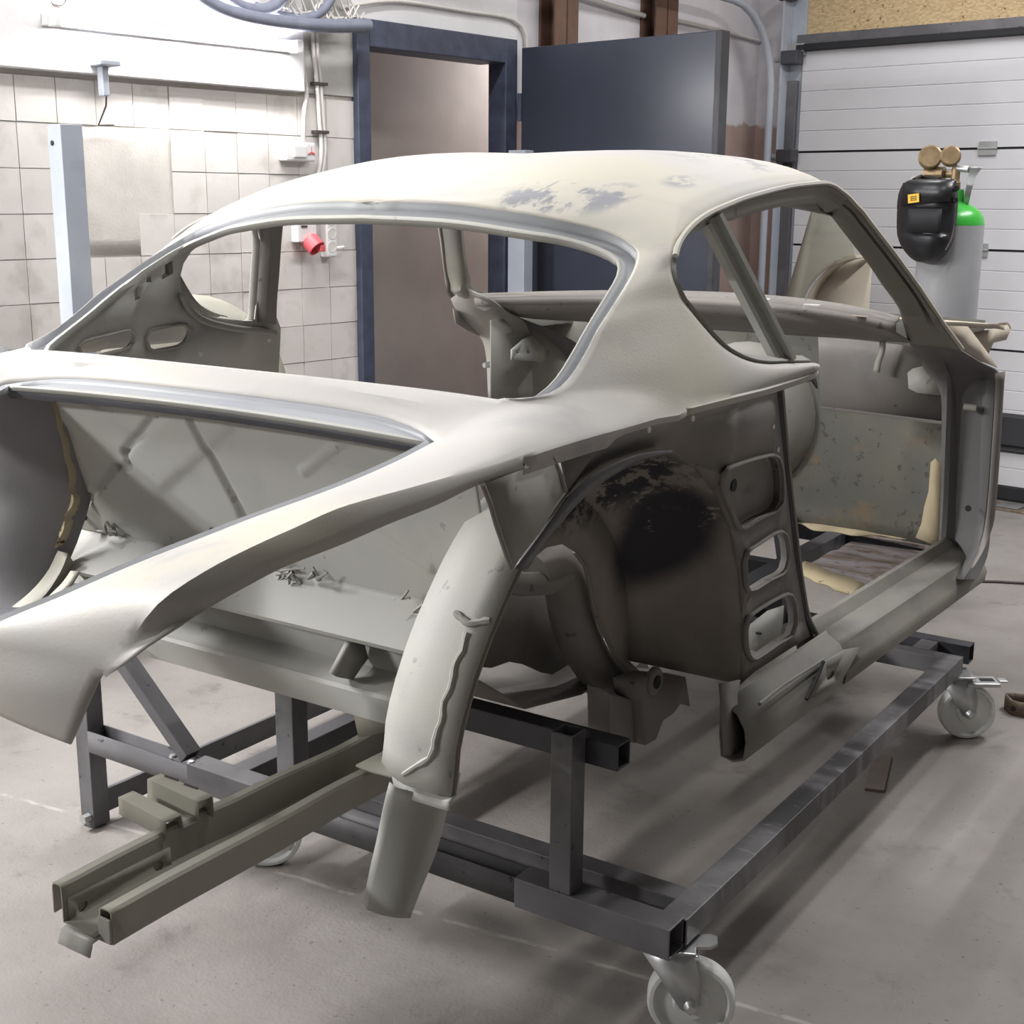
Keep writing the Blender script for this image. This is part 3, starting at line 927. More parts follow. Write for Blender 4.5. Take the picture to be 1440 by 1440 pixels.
secs = []
for L_, R_, k in PS:
    L_, R_ = vec(L_), vec(R_)
    d = R_ - L_
    upd = V((0, .45, -.9)) if k < .5 else V((0, 0, -1))
    nb = d.cross(upd).normalized()
    if nb.y > 0:
        nb = -nb
    secs.append([L_ + d * (a0 * (1 - k) + a1 * k) + nb * (b0 * (1 - k) + b1 * k) for (a0, b0), (a1, b1) in zip(pu, pl)])
up_s = densify(secs[:9], 3)
lo_s = densify(secs[8:], 3)
for sgn in (1, -1):
    f = (lambda p: p) if sgn > 0 else mir
    grid('windscreen_pillar', [[f(p) for p in r] for r in up_s], M['sill'], car, thick=0, smooth=32, closed_u=True)
    hp = grid('hinge_pillar', [[f(p) for p in r] for r in lo_s], M['jamb'], car, thick=0, smooth=32, closed_u=True)
    for px_ in [(0.699,3.655,0.685),(0.682,3.655,0.963)]:
        lathe('bolt_hole', [(0, 0), (.008, 0), (.009, .002), (0, .002)], M['rubber'], hp, f(px_), (0, -1, 0), 12)
    tube('door_check_strap', [f(p) for p in [(0.667,3.645,0.965),(0.701,3.645,0.964)]], .010, M['sill'], hp, 10)
    # wing mounting flange with bolt holes
    fl_ = [(0.760,3.570,1.071),(0.760,3.587,1.018),(0.760,3.603,0.887),(0.760,3.614,0.750),(0.760,3.607,0.662),(0.760,3.559,0.593),(0.760,3.487,0.566)]
    fr_ = [(0.775,3.602,1.074),(0.775,3.607,1.017),(0.775,3.624,0.886),(0.775,3.636,0.748),(0.775,3.629,0.660),(0.775,3.556,0.602),(0.775,3.458,0.569)]
    loft('wing_flange', [[f(p) for p in fl_], [f(p) for p in fr_]], 24, M['dark'], car, thick=.003)
    for px_ in [(0.765,3.629,1.006),(0.765,3.645,0.664)]:
        lathe('bolt_hole', [(0, 0), (.006, 0), (.006, .004), (0, .004)], M['white'], car, f(px_), (-.5, -1, 0), 12)  # white paints the bright background seen through the holes
    # slanted strut between the door window and the quarter window
    a, b = V((.580, 2.222, 1.470)), V((.684, 2.350, 1.204))
    d = (b - a).normalized()
    s = V((.36, .93, 0)); s = (s - d * s.dot(d)).normalized()
    n_ = d.cross(s)
    if n_.x < 0:
        n_ = -n_
    if sgn < 0:
        continue
    pr = [(-.022, -.012), (-.022, .006), (-.014, .008), (-.010, -.006), (.010, -.006), (.013, .008), (.022, .008), (.022, -.012)]
    grid('window_strut', [[f(c0 + s * x + n_ * y) for x, y in pr] for c0 in (a, a.lerp(b, .5), b)], M['bay'], car, thick=0, smooth=None, closed_u=True)
# windscreen header underside
hd = [[V((x, y_ - .085 * (x / .55) ** 2, z_ - .05 * (x / .55) ** 2)) for x in [(-.53 + 1.06 * i / 20) for i in range(21)]] for y_, z_ in ((3.03, 1.546), (3.045, 1.530), (3.02, 1.518), (2.95, 1.528), (2.88, 1.568))]
grid('windscreen_header', hd, M['sill'], car, thick=.002)

# --- left inner quarter panel seen through the rear window
out_ = [(-0.609,1.682,1.203),(-0.594,1.732,1.241),(-0.576,1.792,1.285),(-0.549,1.884,1.353),(-0.536,1.942,1.385),(-0.528,1.988,1.406),(-0.517,2.057,1.432),(-0.512,2.126,1.446),(-0.508,2.188,1.455),(-0.506,2.261,1.459),(-0.528,2.270,1.404),(-0.554,2.287,1.339),(-0.595,2.315,1.237),(-0.611,2.349,1.198),(-0.632,2.366,1.146),(-0.661,2.386,1.072),(-0.655,2.236,1.088),(-0.642,2.049,1.121),(-0.625,1.859,1.162)]
hole = [(-0.514,2.186,1.441),(-0.514,2.139,1.440),(-0.518,2.091,1.431),(-0.525,2.042,1.414),(-0.534,2.005,1.390),(-0.544,1.991,1.365),(-0.556,1.990,1.335),(-0.567,2.002,1.307),(-0.578,2.026,1.281),(-0.586,2.059,1.260),(-0.592,2.100,1.244),(-0.597,2.154,1.232),(-0.600,2.212,1.225),(-0.601,2.254,1.222),(-0.580,2.243,1.275),(-0.554,2.226,1.341),(-0.528,2.208,1.406)]
sl1 = roundloop([(-0.608,1.761,1.205),(-0.604,1.777,1.214),(-0.602,1.826,1.220),(-0.600,1.873,1.226),(-0.601,1.887,1.222),(-0.605,1.893,1.212),(-0.611,1.893,1.198),(-0.615,1.879,1.188),(-0.617,1.835,1.183),(-0.619,1.785,1.179)], 18)
sl2 = roundloop([(-0.607,1.935,1.209),(-0.602,1.939,1.221),(-0.600,1.978,1.226),(-0.598,2.021,1.229),(-0.601,2.042,1.223),(-0.606,2.049,1.211),(-0.613,2.045,1.192),(-0.617,2.027,1.182),(-0.618,1.987,1.179),(-0.618,1.955,1.180)], 18)
n1 = [(-0.564,1.872,1.315),(-0.561,1.881,1.322),(-0.568,1.882,1.305),(-0.571,1.893,1.297),(-0.574,1.880,1.290)]
n2 = [(-0.554,1.897,1.339),(-0.553,1.909,1.343),(-0.558,1.913,1.329),(-0.559,1.900,1.327)]
n3 = [(-0.544,1.940,1.364),(-0.540,1.958,1.374),(-0.552,1.969,1.345),(-0.558,1.943,1.331),(-0.553,1.937,1.342),(-0.552,1.945,1.346)]
lp = plate('inner_quarter_panel', out_, [hole, sl1, sl2, n1, n2, n3], M['bay'], car, .004)
lp['label'] = 'grey slotted inner quarter panel'
hl = resample(hole, 44, True)
grid('quarter_window_reveal', [hl, [p + V((-.02, 0, 0)) for p in scale_loop(hl, .985)], [p + V((-.024, 0, 0)) for p in scale_loop(hl, .99)]], M['inner'], car, closed_u=True, thick=.002)
hr = resample([(-0.564,1.997,1.316),(-0.576,2.025,1.285),(-0.585,2.058,1.263),(-0.591,2.099,1.247),(-0.596,2.153,1.234),(-0.601,2.213,1.223),(-0.604,2.273,1.216),(-0.607,2.321,1.207)], 24)
tube('reveal_bead', [p + V((.006, 0, -.018)) for p in hr], .008, M['inner'], car, 8)
for lo in (sl1, sl2):
    tube('slot_bead', [p + V((.003, 0, 0)) for p in scale_loop(lo, 1.06)], .004, M['inner'], car, 6, True)
bp = [(-0.510,2.188,1.450),(-0.528,2.208,1.406),(-0.554,2.226,1.341),(-0.580,2.243,1.275),(-0.602,2.260,1.220)]
bq = [(-0.506,2.256,1.459),(-0.528,2.267,1.404),(-0.554,2.285,1.339),(-0.581,2.302,1.271),(-0.607,2.323,1.209)]
bpr, bqr = resample(bp, 14), resample(bq, 14)
grid('door_pillar', [bpr, [a.lerp(b, .25) + V((.016, 0, 0)) for a, b in zip(bpr, bqr)], [a.lerp(b, .5) + V((.012, 0, 0)) for a, b in zip(bpr, bqr)], [a.lerp(b, .8) + V((.018, 0, 0)) for a, b in zip(bpr, bqr)], bqr, [p + V((-.03, .012, 0)) for p in bqr]], M['dark'], car, thick=.003)
for q in [(-0.627,2.104,1.157),(-0.622,2.318,1.171)]:
    lathe('bolt_hole', [(0, 0), (.006, 0), (.007, .001), (0, .001)], M['white'], car, q + V((.002, 0, 0)) if isinstance(q, V) else V(q) + V((.002, 0, 0)), (1, 0, 0), 10)

# --- right: dark quarter inner and latch panel with its three pressings
LIP = [(0.620,1.391,0.685),(0.620,1.400,0.728),(0.620,1.406,0.763),(0.620,1.437,0.828),(0.620,1.475,0.886),(0.625,1.502,0.930),(0.630,1.541,0.983),(0.638,1.584,1.033),(0.645,1.640,1.078),(0.650,1.735,1.103),(0.652,1.856,1.106),(0.652,1.942,1.098),(0.652,2.037,1.061),(0.650,2.125,0.998),(0.648,2.204,0.914),(0.640,2.269,0.818),(0.632,2.314,0.713),(0.622,2.348,0.605),(0.618,2.355,0.554)]
lipr = resample(LIP, 46)
arch = [V(p) for p in LIP[8:]]
h1 = roundloop([(0.675,2.111,1.032),(0.676,2.129,1.040),(0.675,2.207,1.040),(0.675,2.312,1.034),(0.673,2.351,1.019),(0.669,2.379,0.984),(0.664,2.399,0.934),(0.662,2.381,0.917),(0.661,2.298,0.915),(0.661,2.239,0.910),(0.662,2.209,0.921),(0.666,2.169,0.958),(0.671,2.125,1.001)], 30)
h2 = roundloop([(0.652,2.272,0.834),(0.654,2.275,0.853),(0.655,2.319,0.858),(0.655,2.399,0.863),(0.655,2.441,0.855),(0.652,2.469,0.831),(0.647,2.494,0.788),(0.644,2.481,0.765),(0.644,2.409,0.765),(0.644,2.334,0.764),(0.646,2.299,0.778)], 28)
h3 = roundloop([(0.635,2.331,0.681),(0.637,2.334,0.701),(0.638,2.375,0.708),(0.638,2.468,0.708),(0.637,2.529,0.702),(0.635,2.566,0.678),(0.629,2.598,0.627),(0.625,2.592,0.597),(0.626,2.511,0.598),(0.625,2.424,0.596),(0.626,2.387,0.603),(0.630,2.352,0.633)], 28)
lat_out = [(0.690,2.289,1.167),(0.690,2.129,1.172),(0.690,2.017,1.172),(0.690,1.888,1.171),(0.690,1.771,1.170),(0.690,1.663,1.168),(0.690,1.584,1.166),(0.689,1.539,1.164),(0.686,1.557,1.133),(0.682,1.574,1.099)] + arch + [(0.622,2.415,0.564),(0.622,2.563,0.562),(0.621,2.717,0.558),(0.627,2.666,0.609),(0.637,2.601,0.695),(0.649,2.523,0.808),(0.663,2.444,0.929),(0.676,2.370,1.042)]
lat = plate('latch_panel', lat_out, [h1, h2, h3], M['dark'], car, .004)
lat['label'] = 'dark latch panel with three pressed openings'
for lo, k in ((h1, 1.04), (h2, 1.05), (h3, 1.05)):
    lo2 = scale_loop(lo, k)
    grid('pressed_rim', [[p + V((.001, 0, 0)) for p in scale_loop(lo, 1.10)], [p + V((.007, 0, 0)) for p in scale_loop(lo, 1.06)], [p + V((.008, 0, 0)) for p in scale_loop(lo, 1.03)], [p + V((-.012, 0, 0)) for p in scale_loop(lo, .995)]], M['dark'], car, closed_u=True, thick=.002, smooth=50)
dish = [[p + V((-.012, 0, 0)) for p in scale_loop(h1, .995)], [p + V((-.018, 0, 0)) for p in scale_loop(h1, .93)], [p + V((-.018, 0, 0)) for p in scale_loop(h1, .5)], [p + V((-.018, 0, 0)) for p in scale_loop(h1, .02)]]
dsh = grid('latch_dish', dish, M['dark'], car, closed_u=True, thick=.002)
lc = vec([(0.670,2.202,0.995)][0])
lathe('latch_slot', [(0, 0), (.011, 0), (.012, .002), (0, .002)], M['rubber'], dsh, lc + V((-.016, 0, 0)), (1, 0, 0), 16)
# door opening edge (B post): a folded flange
be = [(0.690,2.289,1.167),(0.681,2.337,1.088),(0.670,2.395,0.995),(0.657,2.471,0.879),(0.645,2.542,0.772),(0.635,2.605,0.686),(0.627,2.664,0.613),(0.621,2.734,0.557)]
ber = resample(be, 30)
grid('door_pillar_edge', [ber, [p + V((.004, .010, 0)) for p in ber], [p + V((-.002, .022, 0)) for p in ber], [p + V((-.05, .026, 0)) for p in ber]], M['steel_dark'], car, thick=.003, smooth=40)
tube('door_pillar_bead', [p + V((.004, .020, 0)) for p in ber], .004, M['sill'], car, 6)
for q in [(0.689,1.948,1.155),(0.676,2.342,1.043),(0.689,1.797,1.157),(0.681,2.302,1.093)]:
    lathe('bolt_hole', [(0, 0), (.005, 0), (.005, .002), (0, .002)], M['cable'], car, vec(q) + V((.002, 0, 0)), (1, 0, 0), 8)
# gusset behind the arch and the arch flange
gs = [(0.700,1.342,1.150),(0.701,1.407,1.155),(0.701,1.506,1.160),(0.698,1.531,1.131),(0.695,1.550,1.104),(0.692,1.519,1.080),(0.689,1.491,1.056),(0.687,1.458,1.036),(0.685,1.430,1.018),(0.689,1.407,1.052),(0.693,1.383,1.089),(0.697,1.363,1.121)]
plate('gusset_panel', gs, [], M['inner'], car, .004)
tube('gusset_edge', [(0.702,1.339,1.151),(0.699,1.360,1.122),(0.695,1.380,1.089),(0.691,1.404,1.053),(0.687,1.427,1.019)], .0035, M['dark'], car, 6)
tube('gusset_edge', [(0.703,1.503,1.161),(0.700,1.527,1.132),(0.697,1.546,1.105)], .0035, M['dark'], car, 6)
fo = resample([(0.680,1.445,1.013),(0.683,1.478,1.034),(0.686,1.518,1.061),(0.689,1.563,1.089),(0.691,1.623,1.111),(0.693,1.699,1.122),(0.693,1.780,1.123),(0.692,1.877,1.113)], 28)
fi = resample([(0.671,1.491,1.001),(0.674,1.523,1.027),(0.677,1.570,1.054),(0.679,1.614,1.075),(0.681,1.671,1.093),(0.683,1.732,1.104),(0.683,1.798,1.109),(0.683,1.882,1.106)], 28)
grid('arch_flange', [fo, [a.lerp(b, .5) + V((.003, 0, 0)) for a, b in zip(fo, fi)], fi, [p + V((-.02, 0, 0)) for p in fi]], M['steel'], car, thick=.002, smooth=50)

# --- wheel houses: dished drums, pale primer outside and dark undercoat inside
HC = V((0, 1.81, .765))                               # axle height
PF = [(0, 1.0), (.04, 1.012), (.08, 1.010), (.115, .985), (.148, .935), (.168, .86), (.182, .77)]
PF2 = [(0, 1.0), (.028, .995), (.062, .972), (.098, .93), (.132, .875), (.160, .81), (.182, .74)]
rows = []
for i, p in enumerate(lipr):
    m = min(1, max(0, (i - 13) / 5))
    rows.append([V((p.x - dx, HC.y + (p.y - HC.y) * (k * (1 - m) + k2 * m), HC.z + (p.z - HC.z) * (k * (1 - m) + k2 * m))) for (dx, k), (_, k2) in zip(PF, PF2)])
grid('wheel_house', rows, M['house'], car, thick=.003, smooth=60)
rows2 = []
for r in rows:
    rows2.append([p + V((-.003, (p.y - HC.y) * .016, (p.z - HC.z) * .016)) for p in r])
grid('wheel_house_outer', rows2, M['bay'], car, thick=.002, smooth=60)
HROW = rows
# inner wall of the right wheel house, cut open for the trailing arm
iw = [r[-1] for r in reversed(HROW[14:])]
cutl = [V(p) for p in [(0.460,1.835,0.911),(0.460,1.870,0.919),(0.460,1.921,0.914),(0.460,1.965,0.890),(0.460,2.001,0.857),(0.460,2.020,0.816),(0.460,2.035,0.774),(0.460,2.068,0.717),(0.460,2.126,0.644),(0.460,2.212,0.570),(0.460,2.305,0.526)]]
iwp = plate('wheel_house_wall', iw + cutl, [], M['house'], car, .004)
tube('wall_cut_edge', cutl[3:], .004, M['dark'], car, 6)
# left wheel house: the dished side that bulges into the engine bay
seam = resample([(-0.440,1.560,1.153),(-0.440,1.570,1.093),(-0.440,1.579,1.044),(-0.440,1.588,0.988),(-0.440,1.588,0.939),(-0.440,1.572,0.900),(-0.440,1.557,0.872),(-0.440,1.543,0.847),(-0.440,1.514,0.806),(-0.440,1.470,0.772),(-0.440,1.407,0.747),(-0.440,1.323,0.732)], 40)
rows = [[p + V((dx, dy * (.6 + .4 * math.sin(PI * i / 39)), dz)) for i, p in enumerate(seam)] for dx, dy, dz in ((.02, .03, 0), (0, 0, 0), (-.03, -.035, 0), (-.07, -.070, -.002), (-.12, -.095, -.004), (-.18, -.110, -.008), (-.25, -.115, -.01))]
grid('wheel_house', rows, M['dome'], car, thick=.003, smooth=60)
# --- engine bay: bulkhead with pressed beads
bl = []
def seg_d(p, a, b):
    ax, az = a
    bx, bz = b
    vx, vz = bx - ax, bz - az
    t_ = max(0, min(1, ((p[0] - ax) * vx + (p[1] - az) * vz) / (vx * vx + vz * vz)))
    return math.hypot(p[0] - ax - t_ * vx, p[1] - az - t_ * vz)
g2 = lambda L: [(q[0], q[2]) for q in L]
beads = [g2([(-0.435,1.610,0.926),(-0.314,1.610,1.013)]), g2([(-0.314,1.610,1.013),(-0.266,1.610,1.022)]), g2([(-0.264,1.610,1.025),(-0.274,1.610,1.046)]), g2([(-0.274,1.610,1.046),(-0.171,1.610,1.129)]), g2([(-0.077,1.610,1.129),(0.002,1.610,0.948)]), g2([(0.318,1.610,1.161),(0.164,1.610,1.063)]), g2([(0.210,1.610,1.020),(0.401,1.610,0.930)])]
NX, NZ = 220, 80
rows = []
for j in range(NZ):
    tz = j / (NZ - 1)
    row = []
    for i in range(NX):
        x = -.52 + 1.04 * i / (NX - 1)
        z = 1.155 - .29 * tz
        y = 1.565 + .07 * tz
        h_ = 0
        for k, b in enumerate(beads):
            dd = seg_d((x, z), *b)
            h_ += .010 * max(0, 1 - (dd / .011) ** 2) * (1 if k < 5 else -.35)
        # the cross shaped field stands a little proud
        for a_, b_ in (((-.44, .88), (-.02, 1.15)), ((-.42, 1.13), (.05, .87))):
            dd = seg_d((x, z), a_, b_)
            h_ -= .006 * (1 / (1 + math.exp((dd - .045) / .004)))
        row.append(V((x, y + h_, z)))
    rows.append(row)
bh = grid('engine_bulkhead', rows, M['bay'], car, thick=.003, smooth=60)
for q in [(-0.333,1.620,0.980),(-0.084,1.620,0.921),(-0.445,1.620,0.893)]:
    lathe('stud', [(.0, .012), (.005, .012), (.006, 0), (0, 0)], M['wire'], bh, vec(q), (0, -1, .1), 8)
rows = []
for y, z in ((1.634, .868), (1.628, .862), (1.622, .858), (1.545, .812), (1.548, .806), (1.60, .802)):
    rows.append([V((x, y, z)) for x in [-.47 + .97 * i / 20 for i in range(21)]])
grid('engine_shelf', rows, M['bay'], car, thick=.003, smooth=30)
# ragged weld remains along the seam
bm = bmesh.new()
for k in range(26):
    q = vec(random.choice([(0.071,1.632,0.871),(0.091,1.632,0.870),(0.112,1.632,0.870),(0.137,1.632,0.871),(0.162,1.632,0.882),(0.175,1.632,0.888),(0.369,1.632,0.874),(0.384,1.632,0.872),(0.398,1.632,0.867),(0.410,1.632,0.881),(0.424,1.632,0.893),(0.430,1.632,0.912),(0.384,1.632,0.850),(0.381,1.632,0.840),(0.434,1.632,0.877),(-0.367,1.632,0.882),(-0.361,1.632,0.874)]))
    q = q + V((random.uniform(-.012, .012), random.uniform(-.012, 0), random.uniform(-.010, .008)))
    q.y -= .012
    add_tube(bm, [q, q + V((random.uniform(-.015, .015), -.003, random.uniform(-.01, .01))), q + V((random.uniform(-.025, .025), -.001, random.uniform(-.014, .014)))], [.0025, .004, .002], 5)
o = finish('weld_remains', bm, M['inner'], car, 50)
o['kind'] = 'stuff'
tube('seam_bead', [(0.437,1.622,0.912),(0.435,1.622,0.895),(0.423,1.622,0.886),(0.403,1.622,0.880),(0.389,1.622,0.868),(0.384,1.622,0.850)], .004, M['bay'], car, 6)
# cross member below the shelf: an open channel
rows = []
for y, z in ((1.60, .800), (1.602, .745), (1.585, .735), (1.535, .732), (1.530, .728), (1.530, .690), (1.536, .688)):
    rows.append([V((x, y, z)) for x in [-.50 + .93 * i / 10 for i in range(11)]])
grid('cross_member', rows, M['bay'], car, thick=.004, smooth=30)
plate('channel_gusset', [(0.285,1.509,0.759),(0.285,1.524,0.749),(0.285,1.555,0.736),(0.285,1.577,0.752),(0.285,1.594,0.762),(0.285,1.585,0.789),(0.285,1.570,0.801),(0.285,1.552,0.802)], [], M['inner'], car, .012)
plate('hanging_gusset', [(0.281,1.560,0.697),(0.389,1.560,0.695),(0.357,1.560,0.659),(0.297,1.560,0.636)], [], M['olive'], car, .004)
# yellowed seam and slotted ledge beside the left wheel house
ls = resample([(-0.440,1.561,1.134),(-0.440,1.570,1.093),(-0.440,1.579,1.044),(-0.440,1.588,0.988),(-0.440,1.588,0.939),(-0.440,1.570,0.900),(-0.440,1.555,0.875),(-0.440,1.547,0.849)], 30)
grid('sealer_seam', [ls, [p + V((.001 + (.014 if i > 18 else .004) * abs(math.sin(i * .55)), -.006, .002)) for i, p in enumerate(ls)], [p + V((.008, .02, 0)) for p in ls]], M['yellow'], car, thick=.003)
r0 = resample([(-0.430,1.542,0.845),(-0.430,1.513,0.808),(-0.430,1.469,0.777),(-0.430,1.406,0.751),(-0.430,1.346,0.735)], 20)
r1 = resample([(-0.400,1.541,0.845),(-0.400,1.519,0.811),(-0.400,1.475,0.772),(-0.400,1.402,0.747),(-0.400,1.339,0.726)], 20)
grid('curved_ledge', [r0, r1, [p + V((0, .01, -.02)) for p in r1]], M['olive'], car, thick=.003)
r0 = resample([(-0.330,1.492,0.833),(-0.330,1.472,0.815),(-0.330,1.436,0.794),(-0.330,1.404,0.775),(-0.330,1.376,0.759)], 14)
r1 = resample([(-0.300,1.488,0.838),(-0.300,1.467,0.816),(-0.300,1.432,0.795),(-0.300,1.400,0.777),(-0.300,1.372,0.760)], 14)
grid('curved_ledge', [r0, r1], M['olive'], car, thick=.003)
plate('bay_floor', [(-0.596,1.641,0.760),(-0.480,1.672,0.760),(-0.380,1.608,0.760),(-0.229,1.348,0.760),(-0.232,1.213,0.760),(-0.417,1.311,0.760),(-0.453,1.469,0.760)], [], M['steel_dark'], car, .004)

# --- right wheel house seen from behind: weld bead, foot plate, hanging skirt
def on_drum(i, k):
    a, b = int(i), int(k)
    q = lambda ii: HROW[ii][b].lerp(HROW[ii][b + 1], k - b)
    p = q(a).lerp(q(a + 1), i - a)
    return p + V((-.002, (p.y - HC.y) * .022, (p.z - HC.z) * .022))
tube('weld_bead', [on_drum(.4 + 6.4 * q / 24, .85 + 1.3 * max(0, 1 - q / 6) ** 1.5 + .04 * math.sin(q * 1.1) + random.uniform(-.03, .03)) for q in range(25)], [.0035 + random.uniform(0, .002) for q in range(25)], M['bay'], car, 7)
tube('weld_bead', [on_drum(7.2 + .35 * abs(q - 4) / 4, 1.7 - .19 * q) for q in range(9)], [.005 + .002 * (q % 2) for q in range(9)], M['inner'], car, 7)
ft = [(0.487,1.427,0.690),(0.508,1.404,0.690),(0.551,1.381,0.690),(0.593,1.376,0.690),(0.628,1.375,0.690),(0.608,1.409,0.690),(0.562,1.433,0.690),(0.522,1.451,0.690),(0.492,1.455,0.690)]
ftp = [vec(p) for p in [(0.580,1.307,0.753),(0.580,1.316,0.733),(0.580,1.360,0.698),(0.580,1.443,0.651),(0.580,1.454,0.687)]]
tb_ = resample([(0.480,1.438,0.687),(0.490,1.433,0.670),(0.525,1.421,0.667),(0.570,1.409,0.673),(0.620,1.391,0.685)], 20)
grid('foot_flange', [[p + V((0, .01, .03)) for p in tb_], tb_, [p + V((0, -.014, -.006)) for p in tb_], [p + V((0, -.016, -.018)) for p in tb_]], M['bay'], car, thick=.003)
plate('rail_bracket', [(0.351,1.488,0.625),(0.352,1.539,0.625),(0.354,1.601,0.625),(0.448,1.546,0.625),(0.521,1.501,0.625),(0.421,1.487,0.625),(0.383,1.484,0.625)], [], M['olive'], car, .004)
s0 = resample([(0.500,1.391,0.673),(0.500,1.377,0.644),(0.500,1.360,0.595),(0.500,1.343,0.552),(0.500,1.329,0.507)], 18)
s1 = resample([(0.535,1.417,0.661),(0.535,1.413,0.629),(0.535,1.389,0.582),(0.535,1.365,0.536),(0.535,1.341,0.499)], 18)
s2 = resample([(0.560,1.456,0.639),(0.560,1.445,0.611),(0.560,1.421,0.565),(0.560,1.386,0.523),(0.560,1.359,0.489)], 18)
grid('hanging_skirt', [s0, [a.lerp(b, .5) + V((-.006, -.012, 0)) for a, b in zip(s0, s1)], [p + V((0, -.012, 0)) for p in s1], [a.lerp(b, .5) + V((.004, -.008, 0)) for a, b in zip(s1, s2)], s2], M['bay'], car, thick=.003, smooth=60)

# --- rear longitudinal: open box rail reaching back
lw0 = [vec(p) for p in [(0.285,0.978,0.622),(0.285,1.055,0.625),(0.285,1.132,0.626),(0.285,1.211,0.626),(0.285,1.289,0.622),(0.285,1.395,0.622),(0.285,1.511,0.618),(0.285,1.591,0.620),(0.285,1.648,0.627),(0.285,1.707,0.644)]]
lwr = resample(lw0, 30)
pr_l = [V((-.030, 0, -.055)), V((-.030, 0, 0)), V((-.012, 0, .004)), V((0, 0, 0)), V((0, 0, -.060)), V((.072, 0, -.062)), V((.072, 0, -.058))]
rows = [[p + q for p in lwr] for q in (V((-.018, 0, -.040)), V((-.018, 0, -.002)), V((-.015, 0, .003)), V((-.003, 0, .003)), V((0, 0, 0)), V((0, 0, -.048)), V((.062, 0, -.050)))]
grid('chassis_rail_inner', rows, M['olive'], car, thick=.0025, smooth=30)
nr_ = resample([(0.278,0.992,0.601),(0.278,1.137,0.600)], 8)
rp = plate('rail_doubler', [vec(p) for p in [(0.288,0.984,0.606),(0.288,1.158,0.605),(0.288,1.159,0.576),(0.288,0.985,0.565)]], [roundloop([(0.288,0.998,0.588),(0.288,1.005,0.592),(0.288,1.014,0.588),(0.288,1.012,0.580),(0.288,1.002,0.577)], 12), roundloop([(0.288,1.126,0.590),(0.288,1.135,0.594),(0.288,1.145,0.588),(0.288,1.143,0.580),(0.288,1.133,0.579)], 12)], M['olive'], car, .004)
rw0 = [vec(p) for p in [(0.345,0.990,0.609),(0.345,1.085,0.611),(0.345,1.188,0.611),(0.345,1.302,0.611),(0.345,1.427,0.614),(0.345,1.529,0.612),(0.345,1.611,0.613)]]
rwr = resample(rw0, 24)
rows = [[p + q for p in rwr] for q in (V((0, 0, -.046)), V((0, 0, -.003)), V((.004, 0, 0)), V((.018, 0, 0)), V((.022, 0, -.003)), V((.022, 0, -.046)), V((0, 0, -.046)))]
grid('chassis_rail_outer', rows, M['olive'], car, thick=.0025, smooth=30)
box('rail_end_cap', (.344, rwr[0].y - .004, rwr[0].z - .046), (.368, rwr[0].y, rwr[0].z - .010), M['inner'], car, .002)
ty = rwr[0].y
rows = [[V((x, y, z)) for x in (.288, .31, .33, .350)] for y, z in ((ty + .10, lwr[0].z - .050), (ty, lwr[0].z - .052), (ty - .018, lwr[0].z - .054), (ty - .024, lwr[0].z - .072))]
grid('rail_tongue', rows, M['bay'], car, thick=.0025, smooth=40)
bk = [(0.104,1.219,0.600),(0.095,1.307,0.600),(0.241,1.294,0.600),(0.246,1.198,0.600)]
b0, b1, b2, b3 = [vec(p) for p in [(0.174,1.167,0.635),(0.174,1.245,0.635),(0.315,1.235,0.635),(0.312,1.149,0.635)]]
rows = []
for k in range(9):
    t_ = k / 8
    a_, c_ = b0.lerp(b3, t_ * .84), b1.lerp(b2, t_ * .86)
    rows.append([a_ + V((0, 0, -.014)), a_ + V((0, 0, .012)), a_.lerp(c_, .32) + V((0, 0, .012)), a_.lerp(c_, .36) + V((0, 0, -.010)), a_.lerp(c_, .68) + V((0, 0, -.010)), a_.lerp(c_, .70) + V((0, 0, .020)), c_ + V((0, 0, .020)), c_ + V((0, 0, -.012))])
grid('engine_mount_bracket', rows, M['olive'], car, thick=.003, smooth=30)
for k in (2, 5):
    box('bracket_notch', tuple(rows[k][6] + V((-.016, -.002, -.001))), tuple(rows[k][6] + V((.012, .001, .003))), M['wire'], car, 0)

# --- rear torsion tube and trailing rail behind the open wheel house
plate('inner_side_panel', [(0.300,1.741,0.934),(0.300,1.955,0.882),(0.300,2.101,0.847),(0.300,2.208,0.789),(0.300,2.296,0.680),(0.300,2.380,0.546),(0.300,2.434,0.454),(0.300,2.319,0.487),(0.300,2.216,0.543),(0.300,2.112,0.584),(0.300,2.043,0.622),(0.300,1.993,0.642),(0.300,1.934,0.647),(0.300,1.822,0.685),(0.300,1.739,0.729)], [], M['dark'], car, .004)
tr_p = resample([(0.400,1.911,0.853),(0.400,1.965,0.862),(0.400,2.007,0.846),(0.400,2.036,0.798),(0.400,2.055,0.741),(0.400,2.092,0.675),(0.400,2.154,0.604),(0.400,2.241,0.548),(0.400,2.340,0.512)], 34)
tube('trailing_rail', tr_p, .042, M['dark'], car, 14)
tube('torsion_tube', [V((-.42, 2.30, .53)), V((.42, 2.30, .53))], .045, M['dark'], car, 16)
tube('shock_mount', [(0.420,1.782,0.875),(0.420,1.859,0.848),(0.420,1.940,0.831),(0.420,2.000,0.833)], .022, M['dark'], car, 10)
rows = [[V((x, y, z)) for x in (-.42, -.2, 0, .2, .40)] for y, z in ((1.66, .80), (1.75, .70), (1.90, .60), (2.10, .565), (2.30, .575))]
grid('rear_floor', rows, M['dark'], car, thick=.004, smooth=40)
